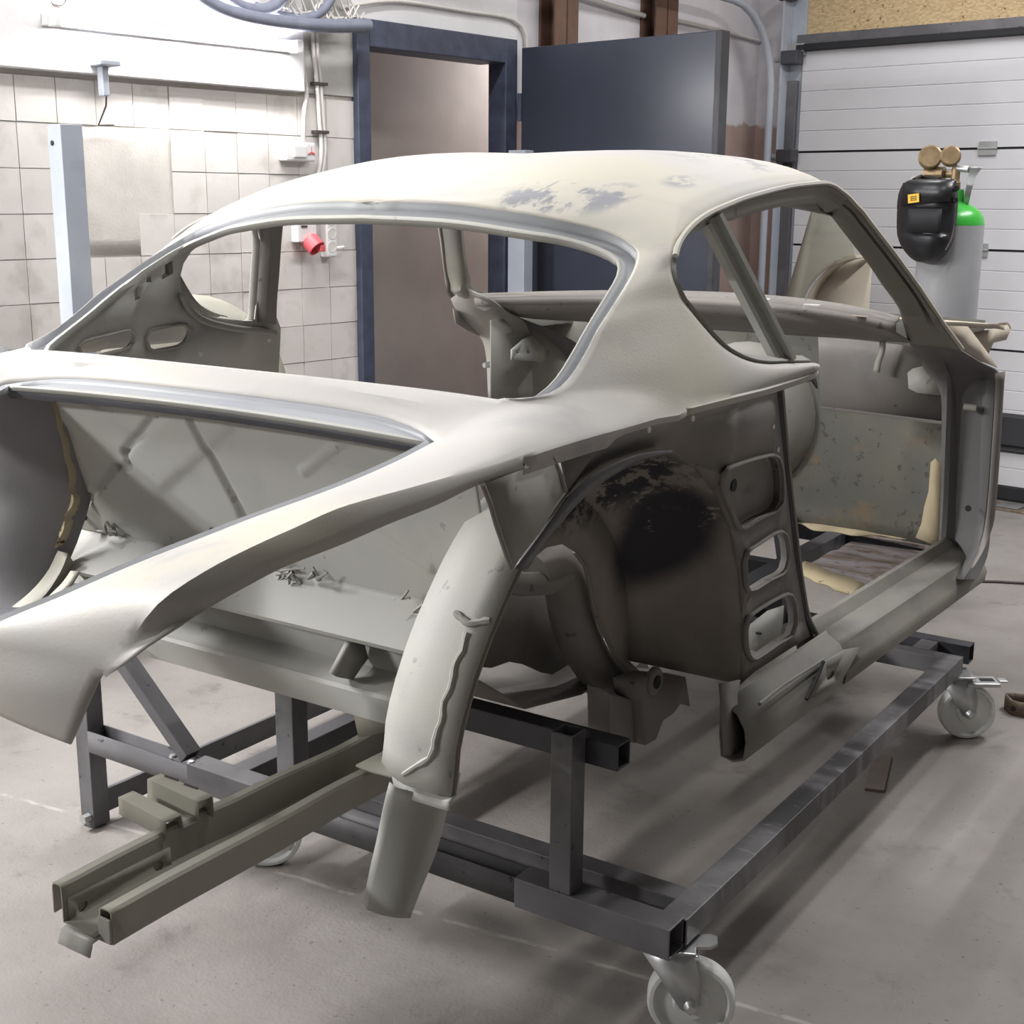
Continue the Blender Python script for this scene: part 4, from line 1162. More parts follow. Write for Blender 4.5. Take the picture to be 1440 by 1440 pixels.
tb0 = plate('torsion_bracket', [(0.500,2.084,0.620),(0.500,2.166,0.610),(0.500,2.304,0.564),(0.500,2.331,0.492),(0.500,2.289,0.514),(0.500,2.259,0.502),(0.500,2.211,0.501),(0.500,2.183,0.471),(0.500,2.139,0.474),(0.500,2.120,0.567),(0.500,2.091,0.591)], [], M['dark'], car, .045)
lathe('bracket_eye', [(.011, .0), (.024, .0), (.028, .004), (.028, .012), (0, .012)], M['dark'], tb0, vec([(0.530,2.166,0.598)][0]), (-1, 0, 0), 18)
lathe('eye_hole', [(0, .002), (.013, .002), (.013, 0), (0, 0)], M['rubber'], tb0, vec([(0.531,2.164,0.598)][0]), (1, 0, 0), 16)
pts = [vec(p) for p in [(0.500,2.031,0.610),(0.500,2.134,0.563),(0.500,2.140,0.471),(0.500,2.038,0.521)]]
bm = bmesh.new()
add_grid(bm, [pts, [p + V((-.06, .02, 0)) for p in pts]], True)
for r_ in (bm.verts[:4], bm.verts[4:]):
    bm.verts.ensure_lookup_table()
bm.faces.new(bm.verts[:4]) if False else None
bm.verts.ensure_lookup_table()
bm.faces.new([bm.verts[i] for i in range(4)])
bm.faces.new([bm.verts[i] for i in range(4, 8)])
finish('support_block', bm, M['dark'], car, None, bevel=.003)

# --- sills
def sill(sgn):
    f = (lambda p: p) if sgn > 0 else mir
    pr = [(-.115, .060), (-.100, .085), (-.088, .085), (-.070, .062), (-.030, .052), (-.018, .044), (-.010, .020), (.004, .006), (.010, -.010), (.006, -.035), (-.012, -.040), (-.10, -.030)]
    def sec(y, x0, z0, k=1.):
        return [f(V((x0 + a * k, y, z0 + b * k))) for a, b in pr]
    rows = [sec(y, .66 + (.70 - .66) * (y - 2.2) / 1.5 + .02, .490 + .0 * y) for y in (2.74, 3.0, 3.3, 3.6, 3.78)]
    s_ = grid('rocker_panel', rows, M['sill'], car, thick=.003, smooth=30, closed_u=True)
    pr2 = [(-.050, .068), (-.048, .072), (-.045, .066), (-.015, .048), (.002, .020), (.006, -.005), (.002, -.042), (-.02, -.050), (-.045, -.044), (-.050, .0)]
    rows = [[f(V((.66 + .024 + (.027 * (y - 2.2) / 1.5) + a, y, .492 + b))) for a, b in pr2] for y in (2.235, 2.4, 2.6, 2.752)]
    grid('rocker_end', rows, M['sill'], car, thick=.004, smooth=35, closed_u=True)
    return s_
sill(1)
sill(-1)
tube('rocker_bead', [(0.690,2.291,0.548),(0.690,2.402,0.551),(0.690,2.515,0.547),(0.690,2.628,0.541)], .004, M['sill'], car, 6)
plate('jack_bracket', [(0.702,2.596,0.550),(0.702,2.724,0.539),(0.702,2.818,0.519),(0.702,2.702,0.466),(0.702,2.518,0.488)], [roundloop([(0.702,2.610,0.514),(0.702,2.634,0.516),(0.702,2.661,0.508),(0.702,2.654,0.497),(0.702,2.624,0.499)], 12)], M['sill'], car, .006)
tube('jack_bracket_edge', [(0.706,2.585,0.554),(0.706,2.546,0.521),(0.706,2.499,0.495)], .004, M['rubber'], car, 6)
plate('closing_plate', [(0.655,2.179,0.616),(0.655,2.270,0.597),(0.655,2.259,0.572),(0.655,2.264,0.534),(0.655,2.287,0.500),(0.655,2.331,0.467),(0.655,2.355,0.444),(0.655,2.305,0.427),(0.655,2.213,0.460)], [], M['dark'], car, .004)

# --- front bulkhead, dash, floor remains
fx = lambda x, z, y=3.95: V((x, y, z))
rows = []
for j in range(16):
    z = 1.18 - .68 * j / 15
    rows.append([V((x, 3.95 - .05 * (max(0, abs(x) - .35) / .25) ** 2 - .02 * (j / 15) ** 3, z)) for x in [-.64 + 1.28 * i / 30 for i in range(31)]])
grid('front_bulkhead', rows, M['rust'], car, thick=.004, smooth=50)
arc = lambda x, ys, yc: ys + (yc - ys) * (1 - (x / .62) ** 2)
xs = [-.62 + 1.24 * i / 32 for i in range(33)]
dz = lambda x: .012 * (1 - (x / .62) ** 2)
d0 = [V((x, arc(x, 3.185, 3.53), 1.236 + dz(x))) for x in xs]
d1 = [V((x, arc(x, 3.180, 3.515), 1.228 + dz(x))) for x in xs]
d2 = [V((x, arc(x, 3.16, 3.46), 1.222 + dz(x))) for x in xs]
d3 = [V((x, arc(x, 3.165, 3.455), 1.200 + dz(x))) for x in xs]
d4 = [V((x, arc(x, 3.28, 3.56), 1.168 + dz(x))) for x in xs]
d5 = [V((x, arc(x, 3.45, 3.62), 1.145)) for x in xs]
d6 = [V((x, 3.68, 1.125)) for x in xs]
ds = grid('dashboard', [d0, d1, d2], M['dark'], car, thick=.003, smooth=40)
grid('dashboard_face', [d3, d4, d5, d6], M['dark'], car, thick=.003, smooth=60)
grid('dashboard_pad_edge', [d2, d3], M['dark'], car, thick=.004)
for q in [(-0.048,3.577,1.232),(0.317,3.395,1.232)]:
    box('dash_clip', tuple(vec(q) + V((-.022, -.012, -.010))), tuple(vec(q) + V((.022, .004, .006))), M['white'], car, .002)
plate('vent_hole', [V((.13 + .034 * math.cos(a), arc(.13, 3.17, 3.485) + .010 * math.sin(a), 1.227 + dz(.13) + .002 * math.sin(a))) for a in [k * PI / 9 for k in range(18)]], [], M['white'], car, .004)  # white disc paints the brightness seen through the hole
gp = plate('knee_panel', [(0.221,3.700,1.125),(0.589,3.700,1.109),(0.606,3.700,0.907),(0.241,3.700,0.919)], [], M['dark'], car, .004)
tube('knee_panel_lip', [(0.245,3.690,0.919),(0.609,3.690,0.908)], .005, M['dark'], car, 6)
loft('hanging_strip', [[(0.416,3.660,1.129),(0.416,3.660,1.095),(0.408,3.660,1.068),(0.404,3.660,1.040)], [(0.434,3.660,1.130),(0.433,3.660,1.094),(0.426,3.660,1.070),(0.422,3.660,1.037)]], 10, M['bay'], car, thick=.003)
plate('hinge_reinforcement', [(0.499,3.670,1.042),(0.512,3.670,1.055),(0.543,3.670,1.065),(0.590,3.670,1.018),(0.593,3.670,0.987),(0.529,3.670,0.989),(0.505,3.670,0.999)], [], M['bay'], car, .008)
# front wheel house bulge
lathe('front_wheel_house', [(.24, 0), (.235, .06), (.20, .11), (.13, .145), (.0, .155)], M['inner'], car, (-.10, 3.97, .83), (.25, -1, 0), 30, 60)
# yellow sealer along the bottom of the bulkhead and up the hinge pillar
yb = resample([(0.032,4.014,0.505),(0.097,3.988,0.505),(0.185,3.945,0.505),(0.267,3.945,0.505),(0.340,3.964,0.505),(0.410,3.992,0.505),(0.487,3.992,0.505)], 30)
grid('floor_sealer', [[p + V((0, .02, .028 + .006 * math.sin(i * 1.3))) for i, p in enumerate(yb)], [p + V((0, .004, .006)) for p in yb], [p + V((0, -.07 - .012 * math.sin(i * .8), 0)) for i, p in enumerate(yb)]], M['yellow'], car, thick=.003)
plate('pillar_sealer', [(0.544,3.800,0.773),(0.557,3.800,0.787),(0.575,3.800,0.767),(0.595,3.800,0.526),(0.518,3.800,0.545),(0.532,3.800,0.592),(0.536,3.800,0.642),(0.545,3.800,0.689)], [], M['yellow'], car, .004)
# floor pan remains
fp0 = resample([(0.198,3.624,0.455),(0.183,3.839,0.455),(0.206,4.056,0.455),(0.234,4.076,0.455)], 12)
rows = []
A0, A1, A2, A3 = [vec(p) for p in [(0.267,3.528,0.475),(0.506,3.391,0.475),(0.538,3.917,0.475),(0.288,3.906,0.475)]]
for j in range(9):
    rows.append([A0.lerp(A1, i / 10).lerp(A3.lerp(A2, i / 10), j / 8) + V((0, 0, -.006 * (j in (2, 3, 6)))) for i in range(11)])
grid('floor_pan', rows, M['pan'], car, thick=.003, smooth=60)
E0_ = [A0.lerp(A1, i / 10) for i in range(11)]
grid('floor_sealer', [[p + V((-.005, .06 + .008 * math.sin(i), .004)) for i, p in enumerate(E0_)], [p + V((0, -.02, .004)) for p in E0_], [p + V((0, -.045 - .008 * math.sin(i * 2), -.004)) for i, p in enumerate(E0_)]], M['yellow'], car, thick=.003)
C0, C1, C2, C3 = [vec(p) for p in [(0.261,3.998,0.475),(0.541,3.950,0.475),(0.470,4.092,0.475),(0.190,4.063,0.475)]]
rows = [[C0.lerp(C1, i / 8).lerp(C3.lerp(C2, i / 8), j / 3) for i in range(9)] for j in range(4)]
grid('floor_pan', rows, M['pan'], car, thick=.003)

rows = [[V((x, y, z)) for x, z in ((-.60, .50), (-.56, .47), (-.30, .468), (-.22, .47), (-.20, .50), (-.16, .60), (-.06, .63))] for y in (2.35, 2.8, 3.3, 3.9)]
grid('floor_tunnel', rows, M['dark'], car, thick=.003, smooth=40)  # mostly hidden floor, added also to block lamp light below

sm = plate('seat_mount', [(0.403,2.858,0.470),(0.389,3.027,0.470),(0.405,3.097,0.470),(0.446,2.983,0.470),(0.456,2.851,0.470)], [], M['bay'], car, .05)
lathe('bolt_hole', [(0, .002), (.008, .002), (.008, 0), (0, 0)], M['rubber'], sm, vec([(0.448,2.841,0.496)][0]), (0, 0, 1), 12)

plate('torn_tip', [(0.700,2.346,1.191),(0.700,2.404,1.193),(0.700,2.466,1.193),(0.700,2.464,1.183),(0.700,2.421,1.178),(0.700,2.368,1.178)], [], M['skin'], car, .004)
plate('torn_tip', [(0.690,2.358,1.178),(0.690,2.479,1.177),(0.690,2.495,1.144),(0.690,2.467,1.161),(0.690,2.416,1.164)], [], M['steel_dark'], car, .004)

# --- cowl side and top in front of the pillar
cs = [(0.700,3.262,1.213),(0.700,3.485,1.195),(0.700,3.597,1.151),(0.700,3.701,1.109),(0.700,3.820,1.057),(0.700,3.651,1.090),(0.700,3.438,1.143)]
rows = [[vec(p) for p in cs], [vec(p) + V((-.10, .02, .0)) for p in cs]]
plate('cowl_side', cs, [], M['beige'], car, .004)
ctp = [(0.700,3.248,1.222),(0.700,3.418,1.209),(0.700,3.647,1.189),(0.700,3.763,1.181),(0.700,3.856,1.170)]
cti = [(0.450,4.101,1.156),(0.450,4.276,1.142),(0.450,4.482,1.125),(0.450,4.640,1.112),(0.450,4.752,1.102)]
cb0, cb1 = resample(ctp, 10), resample(cti, 10)
grid('cowl_top', [[p + V((0, 0, -.012)) for p in cb0], cb0, [p + V((-.22, 0, .004)) for p in cb0]], M['beige'], car, thick=.004, smooth=30)
plate('inner_wing_stub', [(0.660,3.639,1.161),(0.660,3.926,1.155),(0.660,4.050,1.156),(0.660,4.089,1.139),(0.660,4.050,1.113),(0.660,3.909,1.116),(0.660,3.860,1.084),(0.660,3.812,1.096),(0.660,3.729,1.135)], [], M['beige'], car, .005)
plate('torn_edge', [(0.655,3.972,1.165),(0.655,4.068,1.163),(0.655,4.116,1.141),(0.655,4.045,1.138)], [], M['plateb'], car, .006)

# --- left front corner seen through the rear window
plate('kick_panel', [(-0.600,3.216,1.158),(-0.600,3.610,1.154),(-0.600,3.788,1.108),(-0.600,3.711,0.986),(-0.600,3.618,0.892),(-0.600,3.451,0.866),(-0.600,3.218,0.895)], [], M['inner'], car, .004)
loft('cowl_corner', [[(-0.700,3.156,1.219),(-0.700,3.183,1.184),(-0.700,3.244,1.134),(-0.700,3.307,1.095),(-0.700,3.337,1.036),(-0.700,3.349,0.903)], [(-0.640,3.147,1.253),(-0.640,3.190,1.199),(-0.640,3.274,1.140),(-0.640,3.319,1.085),(-0.640,3.335,0.997),(-0.640,3.340,0.909)], [(-0.560,3.162,1.223),(-0.560,3.254,1.179),(-0.560,3.330,1.149),(-0.560,3.365,1.108),(-0.560,3.379,1.021),(-0.560,3.389,0.911)]], 16, M['inner'], car, thick=.004, smooth=60)
plate('cowl_corner_foot', [(-0.700,3.166,1.190),(-0.700,3.255,1.154),(-0.700,3.285,1.123),(-0.700,3.307,1.097),(-0.700,3.241,1.119),(-0.700,3.180,1.145)], [], M['dark'], car, .004)
plate('hinge_bracket', [(-0.550,3.252,1.071),(-0.550,3.312,1.096),(-0.550,3.354,1.105),(-0.550,3.426,1.071),(-0.550,3.435,1.027),(-0.550,3.407,1.021),(-0.550,3.252,1.042)], [roundloop([(-0.550,3.274,1.063),(-0.550,3.286,1.068),(-0.550,3.293,1.059),(-0.550,3.282,1.056)], 8), roundloop([(-0.550,3.332,1.058),(-0.550,3.343,1.063),(-0.550,3.351,1.054),(-0.550,3.340,1.051)], 8)], M['bay'], car, .006)
lathe('hinge_stud', [(0, .02), (.008, .02), (.010, 0), (0, 0)], M['zinc'], car, vec([(-0.640,3.267,1.019)][0]), (-.3, -1, 0), 10)

# ================================================================== TROLLEY
dol = thing('steel_trolley', 'welded square tube steel trolley on white castors carrying the car body', 'trolley', (.1, 2.6, 0))
def channel_up(name, p0, p1, h, wd, mat):       # channel open at the top, along X
    rows = []
    for y, z in ((0, h), (0, 0), (wd, 0), (wd, h)):
        rows.append([V((x, p0[1] + y, p0[2] + z)) for x in (p0[0], p1)])
    return grid(name, rows, mat, dol, thick=.004, smooth=20)
channel_up('cross_beam', (-.85, 1.899, .205), .45, .052, .047, M['steel'])
rect_tube('cross_beam', (-.15, 2.03, .230), (.668, 2.03, .230), .05, .05, M['steel'], dol)
rect_tube('sleeve', (.384, 1.922, .229), (.712, 1.922, .229), .058, .060, M['steel'], dol)
rect_tube('sleeve', (-.505, 1.922, .234), (-.185, 1.922, .234), .058, .060, M['steel'], dol)
rect_tube('post', (.483, 1.918, .259), (.483, 1.918, .572), .046, .046, M['steel'], dol, up=(0, 1, 0))
rect_tube('post', (-.200, 1.918, .264), (-.200, 1.918, .66), .050, .046, M['steel'], dol, up=(0, 1, 0))
rect_tube('upper_cross_beam', (-.36, 1.966, .528), (.572, 1.966, .528), .046, .050, M['steel_dark'], dol)
rect_tube('side_rail', (.694, 1.945, .232), (.694, 3.662, .232), .052, .052, M['scuff'], dol)
rect_tube('side_rail', (-.40, 1.945, .232), (-.40, 3.662, .232), .050, .050, M['steel'], dol)
rect_tube('front_beam', (-.43, 3.640, .232), (.668, 3.640, .232), .050, .050, M['steel'], dol)
rect_tube('front_bar', (-.50, 3.765, .236), (.715, 3.765, .236), .050, .055, M['steel_dark'], dol)
for x in (-.40, .60):
    rect_tube('spacer', (x, 3.66, .236), (x, 3.745, .236), .05, .05, M['steel'], dol)
rect_tube('jack_leg', (-.873, 1.922, .004), (-.873, 1.922, .60), .048, .048, M['steel'], dol, up=(0, 1, 0))
rect_tube('foot_bar', (-.862, 1.95, .058), (-.862, 2.85, .058), .012, .060, M['steel'], dol)
lathe('foot_bolt', [(.0, .02), (.012, .02), (.012, 0), (0, 0)], M['zinc'], dol, (-.865, 1.897, .03), (0, -1, 0), 6)
rect_tube('diagonal_brace', (-.522, 1.925, .266), (-.850, 1.925, .560), .045, .030, M['steel'], dol)
for dx in (-.03, .028):
    lathe('weld_spot', [(0, .008), (.008, .005), (.010, 0)], M['zinc'], dol, (-.530 + dx, 1.905, .262), (0, 0, 1), 10)
rect_tube('floor_support', (.165, 3.0, .425), (.165, 4.28, .425), .052, .050, M['steel_dark'], dol)
rect_tube('floor_support', (.191, 4.16, .425), (.60, 4.16, .425), .06, .050, M['steel_dark'], dol)
rect_tube('floor_support', (-.40, 4.16, .425), (.139, 4.16, .425), .06, .050, M['steel_dark'], dol)
for x, y in ((.165, 3.640), (-.385, 3.640)):
    rect_tube('short_post', (x, y, .257), (x, y, .400), .045, .045, M['steel_dark'], dol, up=(0, 1, 0))
rect_tube('floor_support', (-.40, 3.640, .425), (.139, 3.640, .425), .05, .05, M['steel_dark'], dol)
def castor(cx_, cy_, mx, my, label, pedal):
    """wheel contact (cx_, cy_), swivel under (mx, my, .2)."""
    root = bpy.data.objects.new('castor', None)
    root.empty_display_size = .05
    root.location = (mx, my, .2)
    link(root, dol)
    root['label'] = label
    r = .080
    h = V((cx_ - mx, cy_ - my, 0))
    fwd = h.normalized() if h.length > .01 else V((1, 0, 0))
    ax = V((-fwd.y, fwd.x, 0))
    if ax.y > 0:
        ax = -ax
    c = V((cx_, cy_, r))

    def lk(o):
        o.parent = root
        o.matrix_parent_inverse = (Matrix.Translation(dol.location) @ dol.matrix_parent_inverse @ Matrix.Translation(V((mx, my, .2)) - V(dol.location))).inverted()
        return o

    def sub(fn, *a, **k):
        o = fn(*a, **k)
        o.parent = root
        o.matrix_parent_inverse = Matrix.Translation((mx, my, .2)).inverted()
        return o
    sub(lathe, 'wheel', [(.012, -.024), (.030, -.024), (.034, -.013), (.064, -.010), (.069, -.021), (.076, -.020), (.080, -.014), (.080, .014), (.076, .020), (.069, .021), (.064, .010), (.034, .013), (.030, .024), (.012, .024)], M['nylon'], None, c, ax, 48, 40)
    for s in (-1, 1):
        o_ = ax * (s * .030)
        top_ = V((mx, my, .183))
        pts = [c + o_ + V((0, 0, -.016)) + fwd * .0, c + o_ + fwd * .016 + V((0, 0, .004)), c + o_ + fwd * .018 + V((0, 0, .05)), top_ + o_ + fwd * (.045) + V((0, 0, 0)), top_ + o_ - fwd * .045, c + o_ - fwd * .020 + V((0, 0, -.004))]
        sub(plate, 'fork_cheek', pts, [], M['zinc'], None, .004)
        sub(lathe, 'axle_nut', [(0, .010), (.007, .010), (.011, .004), (.014, 0), (0, 0)], M['zinc'], None, c + o_ + ax * s * .002, ax * s, 12)
    bm = bmesh.new()
    q = V((mx, my, .184))
    F = lambda x, y, z: q + fwd * x + ax * y + V((0, 0, z))
    add_box(bm, (-.045, -.032, -.004), (.055, .032, .0), F)
    sub(finish, 'fork_crown', bm, M['zinc'], None, bevel=.003)
    bm = bmesh.new()
    add_box(bm, (-.05, -.045, .006), (.05, .045, .012), F)
    sub(finish, 'top_plate', bm, M['zinc'], None, bevel=.003)
    sub(lathe, 'swivel_race', [(.034, 0), (.036, .003), (.034, .006), (0, .006)], M['zinc'], None, q, (0, 0, 1), 24)
    if pedal:
        bm = bmesh.new()
        add_box(bm, (.03, -.034, -.022), (.125, .034, -.010), F)
        add_box(bm, (.125, -.014, -.014), (.152, .014, -.008), F)
        sub(finish, 'brake_pedal', bm, M['zinc'], None, bevel=.004)
        bm = bmesh.new()
        add_box(bm, (.075, -.012, -.0098), (.115, .012, -.009), F)
        sub(finish, 'pedal_slot', bm, M['rubber'], None)
    else:
        bm = bmesh.new()
        pts = [F(.02, -.02, .006), F(.075, -.022, .012), F(.088, -.012, .014), F(.088, .012, .014), F(.075, .022, .012), F(.02, .02, .006)]
        vv = [bm.verts.new(p) for p in pts]
        bm.faces.new(vv)
        sub(finish, 'plate_lug', bm, M['zinc'], None, thick=.006)
    return root
castor(.715, 1.985, .675, 1.965, 'white castor nearest the camera', False)
castor(.728, 3.715, .690, 3.690, 'white castor with brake pedal at the far right corner', True)
castor(-.385, 2.020, -.43, 1.985, 'white castor half hidden behind the chassis rail', False)
castor(-.40, 3.72, -.43, 3.69, 'castor at the far left corner', False)

# ================================================================== GAS BOTTLE AND WELDING MASK
gx, gy = .205, 4.985
gas = thing('gas_bottle', 'tall grey gas bottle with green shoulder and brass regulator', 'gas bottle', (gx, gy, 0))
lathe('bottle', [(.0, .03), (.085, 0), (.110, .012), (.114, .03), (.114, 1.425)], M['bottle'], gas, (gx, gy, 0), n=48)
lathe('shoulder', [(.114, 1.425), (.1142, 1.43), (.110, 1.452), (.098, 1.472), (.078, 1.487), (.055, 1.50), (.038, 1.508), (.036, 1.512), (.036, 1.545), (.033, 1.55), (0, 1.55)], M['green'], gas, (gx, gy, 0), n=48)
vl = lathe('valve', [(.020, 1.55), (.020, 1.575), (.016, 1.58), (.016, 1.615), (.013, 1.63), (0, 1.632)], M['brass'], gas, (gx, gy, 0), n=20)
Lx = V((.88, -.20, 0)).normalized()                 # across the picture
toC = V((.28, -.95, .0)).normalized()               # towards the viewer
g0 = V((gx, gy, 1.605))
tube('valve_outlet', [g0, g0 - Lx * .10], .014, M['brass'], gas, 12)
tube('hand_wheel', [g0 + V((0, 0, .02)), g0 + Lx * .05 + V((0, 0, .015))], .012, M['zinc'], gas, 12)
tube('regulator_body', [g0 - Lx * .045 + toC * .01, g0 - Lx * .12 + toC * .02], .026, M['brass'], gas, 16)
lathe('gauge', [(0, 0), (.040, 0), (.042, .006), (.042, .035), (.036, .040), (0, .038)], M['brass'], gas, g0 - Lx * .105 + V((0, 0, .055)) + toC * .02, -toC * -1 + V((0, 0, .15)), 28)
lathe('gauge', [(0, 0), (.034, 0), (.036, .006), (.036, .030), (.030, .035), (0, .034)], M['brass'], gas, g0 - Lx * .025 + V((0, 0, .058)) + toC * .01, toC + V((0, 0, .15)), 28)
lathe('cap_nut', [(0, 0), (.013, 0), (.013, .03), (0, .03)], M['white'], gas, g0 - Lx * .165 + toC * .02 + V((0, 0, -.02)), toC, 14)
tube('hose_barb', [g0 - Lx * .12 + V((0, 0, -.03)), g0 - Lx * .17 + toC * .03 + V((0, 0, -.045))], .009, M['brass'], gas, 10)
rows = []
for k, (w0, dx, z) in enumerate([(.010, .048, -.110), (.011, .055, -.06), (.014, .064, -.01), (.021, .075, .018), (.024, .076, .022)]):
    cc = g0 + Lx * dx + V((0, 0, z - .0))
    rows.append([cc + Lx * a * w0 + toC * b * w0 for a, b in ((-1, -1), (1, -1), (1, 1), (-1, 1))])
grid('guard_funnel', rows, M['zinc'], gas, thick=.003, closed_u=True, smooth=30)

mk = thing('welding_mask', 'black welding mask hanging from the gas bottle regulator', 'mask', tuple(V((gx, gy, 1.3)) + toC * .2))
mc = V((gx, gy, 1.452)) - Lx * .100 + toC * .16
def mrow(z, wl_, wr_, d, lean):
    out = []
    for i in range(17):
        a = -1 + 2 * i / 16
        x = a * (wr_ if a > 0 else wl_)
        y = d * (1 - abs(a) ** 2.6)
        out.append(mc + Lx * (x + lean) + toC * y + V((0, 0, z * .87)))
    return out
mrows = [mrow(.150, .085, .085, .02, .015), mrow(.135, .108, .098, .055, .006), mrow(.09, .118, .112, .075, .0), mrow(.045, .118, .118, .085, -.002), mrow(.035, .117, .118, .080, -.002),
         mrow(-.03, .114, .118, .080, -.002), mrow(-.065, .110, .116, .082, -.002), mrow(-.075, .108, .115, .098, -.002), mrow(-.11, .096, .103, .095, .0), mrow(-.145, .074, .080, .080, .004), mrow(-.168, .05, .055, .055, .006), mrow(-.178, .03, .032, .03, .006)]
grid('shell', densify(mrows, 2), M['black'], mk, thick=.004, smooth=50)
vis = [[mc + Lx * (-.072 + .13 * i / 8) + toC * (.086 + .004 - .002 * abs(i - 4)) + V((0, 0, z * .87)) for i in range(9)] for z in (.035, .0, -.06)]
grid('visor', vis, M['rubber'], mk, thick=.004)
br_ = [[mc + Lx * (-.100 + .20 * i / 12) + toC * (.092 - .045 * abs(-1 + 2 * i / 12) ** 3) + V((0, 0, z + (.018 * (i / 12) if z < .05 else 0))) for i in range(13)] for z in (.040, .085, .12)]
grid('brow_panel', br_, M['black'], mk, thick=.006, smooth=50)
lb = mc + Lx * -.055 + toC * .100 + V((0, 0, .066))
bm = bmesh.new()
lf = lambda x, y, z: lb + (Lx * .98 + V((0, 0, .12))) * x + toC * y + (V((0, 0, 1)) - Lx * .10) * z
add_box(bm, (-.022, -.004, -.015), (.022, .002, .015), lf)
lbo = finish('label_plate', bm, M['yellowlab'], mk)
bm = bmesh.new()
for (x0, x1, z0, z1) in ((-.011, .011, .005, .0075), (-.011, .011, -.0075, -.005), (-.011, -.0085, -.0075, .0075), (.0085, .011, -.0075, .0075), (-.007, .007, -.0015, .0015)):
    add_box(bm, (x0, .002, z0), (x1, .0028, z1), lf)
finish('label_print', bm, M['rubber'], mk)
tube('head_strap', resample([mc - Lx * .06 + V((0, 0, .13)) - toC * .0, g0 - Lx * .13 + V((0, 0, -.01)) + toC * .035, mc + Lx * .04 + V((0, 0, .13)) - toC * .02], 16), .009, M['black'], mk, 8)
tube('side_groove', resample([mc + Lx * .112 + toC * .03 + V((0, 0, -.03)), mc + Lx * .103 + toC * .045 + V((0, 0, -.075)), mc + Lx * .085 + toC * .06 + V((0, 0, -.11))], 10), .004, M['wire'], mk, 6)
for z in (.10, .06):
    lathe('knob', [(0, .012), (.010, .012), (.012, 0), (0, 0)], M['black'], mk, mc + Lx * .100 + toC * .04 + V((0, 0, z)), Lx + toC, 14)

# ================================================================== SPARE PANELS
fw = thing('front_wing', 'olive primed front wing with wheel arch standing on end by the garage door', 'car wing', RF(-1.6, 6.3, 0))
fz = .0
cols = []
for k in range(25):                                   # along its height
    z = fz + 1.50 * k / 24
    t_ = k / 24
    v0 = -1.99 + .30 * max(0, (t_ - .30) / .70) ** 1.3
    row = []
    kk = (-1.42 - .5 * max(0, t_ - .72) - v0) / .56
    pr = [(0.0, .16), (.02, .06), (.06, .01), (.115, .0), (.135, .012), (.155, .02), (.25, .035), (.36, .055), (.48, .08), (.56, .10)]
    for x, y in pr:
        row.append((v0 + x * kk, 6.26 + y + .02 * math.sin(t_ * 3), z))
    cols.append(row)
ac = (-1.42, .93, .31)                                  # arch centre v, z, radius
bm = bmesh.new()
add_grid(bm, [[RF(*p) for p in resample(r, 40)] for r in cols for _ in (0,)])
bmesh.ops.subdivide_edges(bm, edges=[e for e in bm.edges if abs(e.verts[0].co.z - e.verts[1].co.z) > .02], cuts=2)
dead = []
for f_ in bm.faces:
    c_ = f_.calc_center_median()
    v_ = math.cos(WA) * c_.x - math.sin(WA) * c_.y
    if (v_ - ac[0]) ** 2 + (c_.z - ac[1]) ** 2 < ac[2] ** 2:
        dead.append(f_)
bmesh.ops.delete(bm, geom=dead, context='FACES')
for v in bm.verts:                                      # snap the cut to a clean circle
    if any(e.is_boundary for e in v.link_edges):
        v_ = math.cos(WA) * v.co.x - math.sin(WA) * v.co.y
        r_ = math.hypot(v_ - ac[0], v.co.z - ac[1])
        if abs(r_ - ac[2]) < .045 and r_ > 1e-3:
            nv, nz = ac[0] + (v_ - ac[0]) * ac[2] / r_, ac[1] + (v.co.z - ac[1]) * ac[2] / r_
            d_ = nv - v_
            v.co.x += math.cos(WA) * d_
            v.co.y -= math.sin(WA) * d_
            v.co.z = nz
finish('skin', bm, M['olive'], fw, 60, thick=.004)
al = [RF(ac[0] + ac[2] * math.cos(a), 6.27 + .06 + .06 * max(0, math.cos(a) + .3), ac[1] + ac[2] * math.sin(a)) for a in [math.radians(d_) for d_ in range(92, 268, 8)]]
grid('arch_return', [al, [p + RF(0, .05, 0) for p in al], [p + RF(0, .10, 0) for p in al]], M['beige'], fw, thick=.003, smooth=60)
plate('inner_panel', [RF(-1.76, 6.42, 0), RF(-1.43, 6.45, 0), RF(-1.43, 6.45, 1.25), RF(-1.62, 6.44, 1.25), RF(-1.76, 6.42, 1.0)], [], M['beige'], fw, .004)

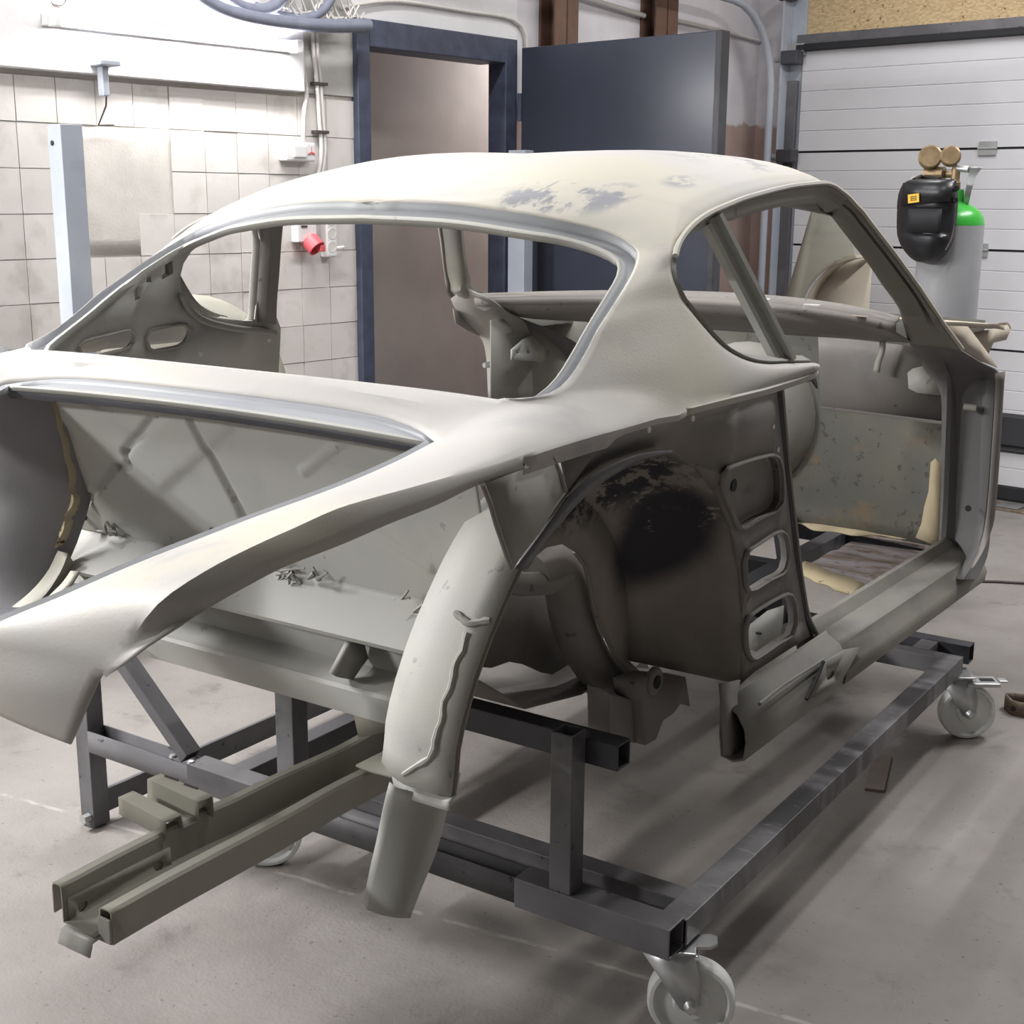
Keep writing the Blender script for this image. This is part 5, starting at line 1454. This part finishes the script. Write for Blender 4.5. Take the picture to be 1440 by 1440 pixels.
def leaning(name, lab, y0, y1, zt, ys, col, frame):
    t = thing(name, lab, 'car panel', (-2.0, (y0 + y1) / 2, 0))
    rows = []
    for k in range(15):
        q = -1 + 2 * k / 14
        y = (y0 + y1) / 2 + (y1 - y0) / 2 * q
        z = zt * (1 - .16 * max(0, q * ys) ** 2.4 - .05 * max(0, -q * ys) ** 2.4)
        bw = .03 * (1 - q * q)
        rows.append([V((-2.035 + .12 * (y - 2.5), y, z - .03)), V((-2.02 + .12 * (y - 2.5), y, z)), V((-1.99 + bw + .12 * (y - 2.5), y, z - .02)), V((-1.955 + bw + .12 * (y - 2.5), y, z - .10)), V((-1.94 + bw + .12 * (y - 2.5), y, z - .16)), V((-1.925 + bw + .12 * (y - 2.5), y, z * .5)), V((-1.86 + .12 * (y - 2.5), y, .008))])
    grid('skin', rows, col, t, thick=.004, smooth=60)
    for yy in (.3, .7):
        y = y0 + (y1 - y0) * yy
        rect_tube('stiffener', (-1.915 + .12 * (y - 2.5), y, .03), (-1.985 + .12 * (y - 2.5), y, zt * .8), .05, .012, frame, t, up=(1, 0, 0))
    return t
leaning('body_panel', 'grey primed panel leaning at the tiled wall at the far left edge', 1.55, 2.60, 1.205, 1, M['flange'], M['inner'])
leaning('body_panel', 'olive primed panel leaning at the tiled wall, seen through the left quarter window', 2.86, 3.62, 1.17, 1, M['olive'], M['inner'])

# ================================================================== FLOOR BITS
fc = resample([(0.247,5.380,0.006),(0.314,5.376,0.006),(0.388,5.416,0.006),(0.476,5.454,0.006),(0.623,5.534,0.006),(0.847,5.475,0.006)], 24)
tag(tube('floor_cable', fc, .006, M['wire'], None, 6), 'thin dark cable lying across the floor beyond the hinge pillar', 'cable')
fp = bmesh.new()
q = [vec(p) for p in [(0.617,3.195,0.004),(0.663,3.211,0.004),(0.606,3.444,0.004),(0.560,3.429,0.004)]]
fp.faces.new([fp.verts.new(p) for p in q])
o = finish('floor_plate', fp, plain('dirty_floor_plate', (128, 118, 112), .55, 0., .15, 12), None, thick=.007)
tag(o, 'small flat rectangular plate on the floor right of the trolley rail', 'plate')
sc = thing('scrap_bracket', 'small brown perforated scrap of metal lying at the right edge', 'scrap', [(0.820,3.992,0.000)][0])
sp0 = vec([(0.819,4.005,-0.000)][0])
rows = [[sp0 + V((.05 * math.cos(a) * (1 + .2 * math.sin(3 * a)), .04 * math.sin(a), z)) for a in [i * PI / 7 for i in range(14)]] for z in (.0, .03, .045)]
grid('shell', rows, M['plateb'], sc, thick=.008, closed_u=True, smooth=30)
for a in (3.6, 4.4, 5.2):
    lathe('hole', [(0, .003), (.008, .003), (.009, 0), (0, 0)], M['rubber'], sc, sp0 + V((.05 * math.cos(a) * (1 + .2 * math.sin(3 * a)), .044 * math.sin(a), .022)), (math.cos(a), math.sin(a), 0), 10)
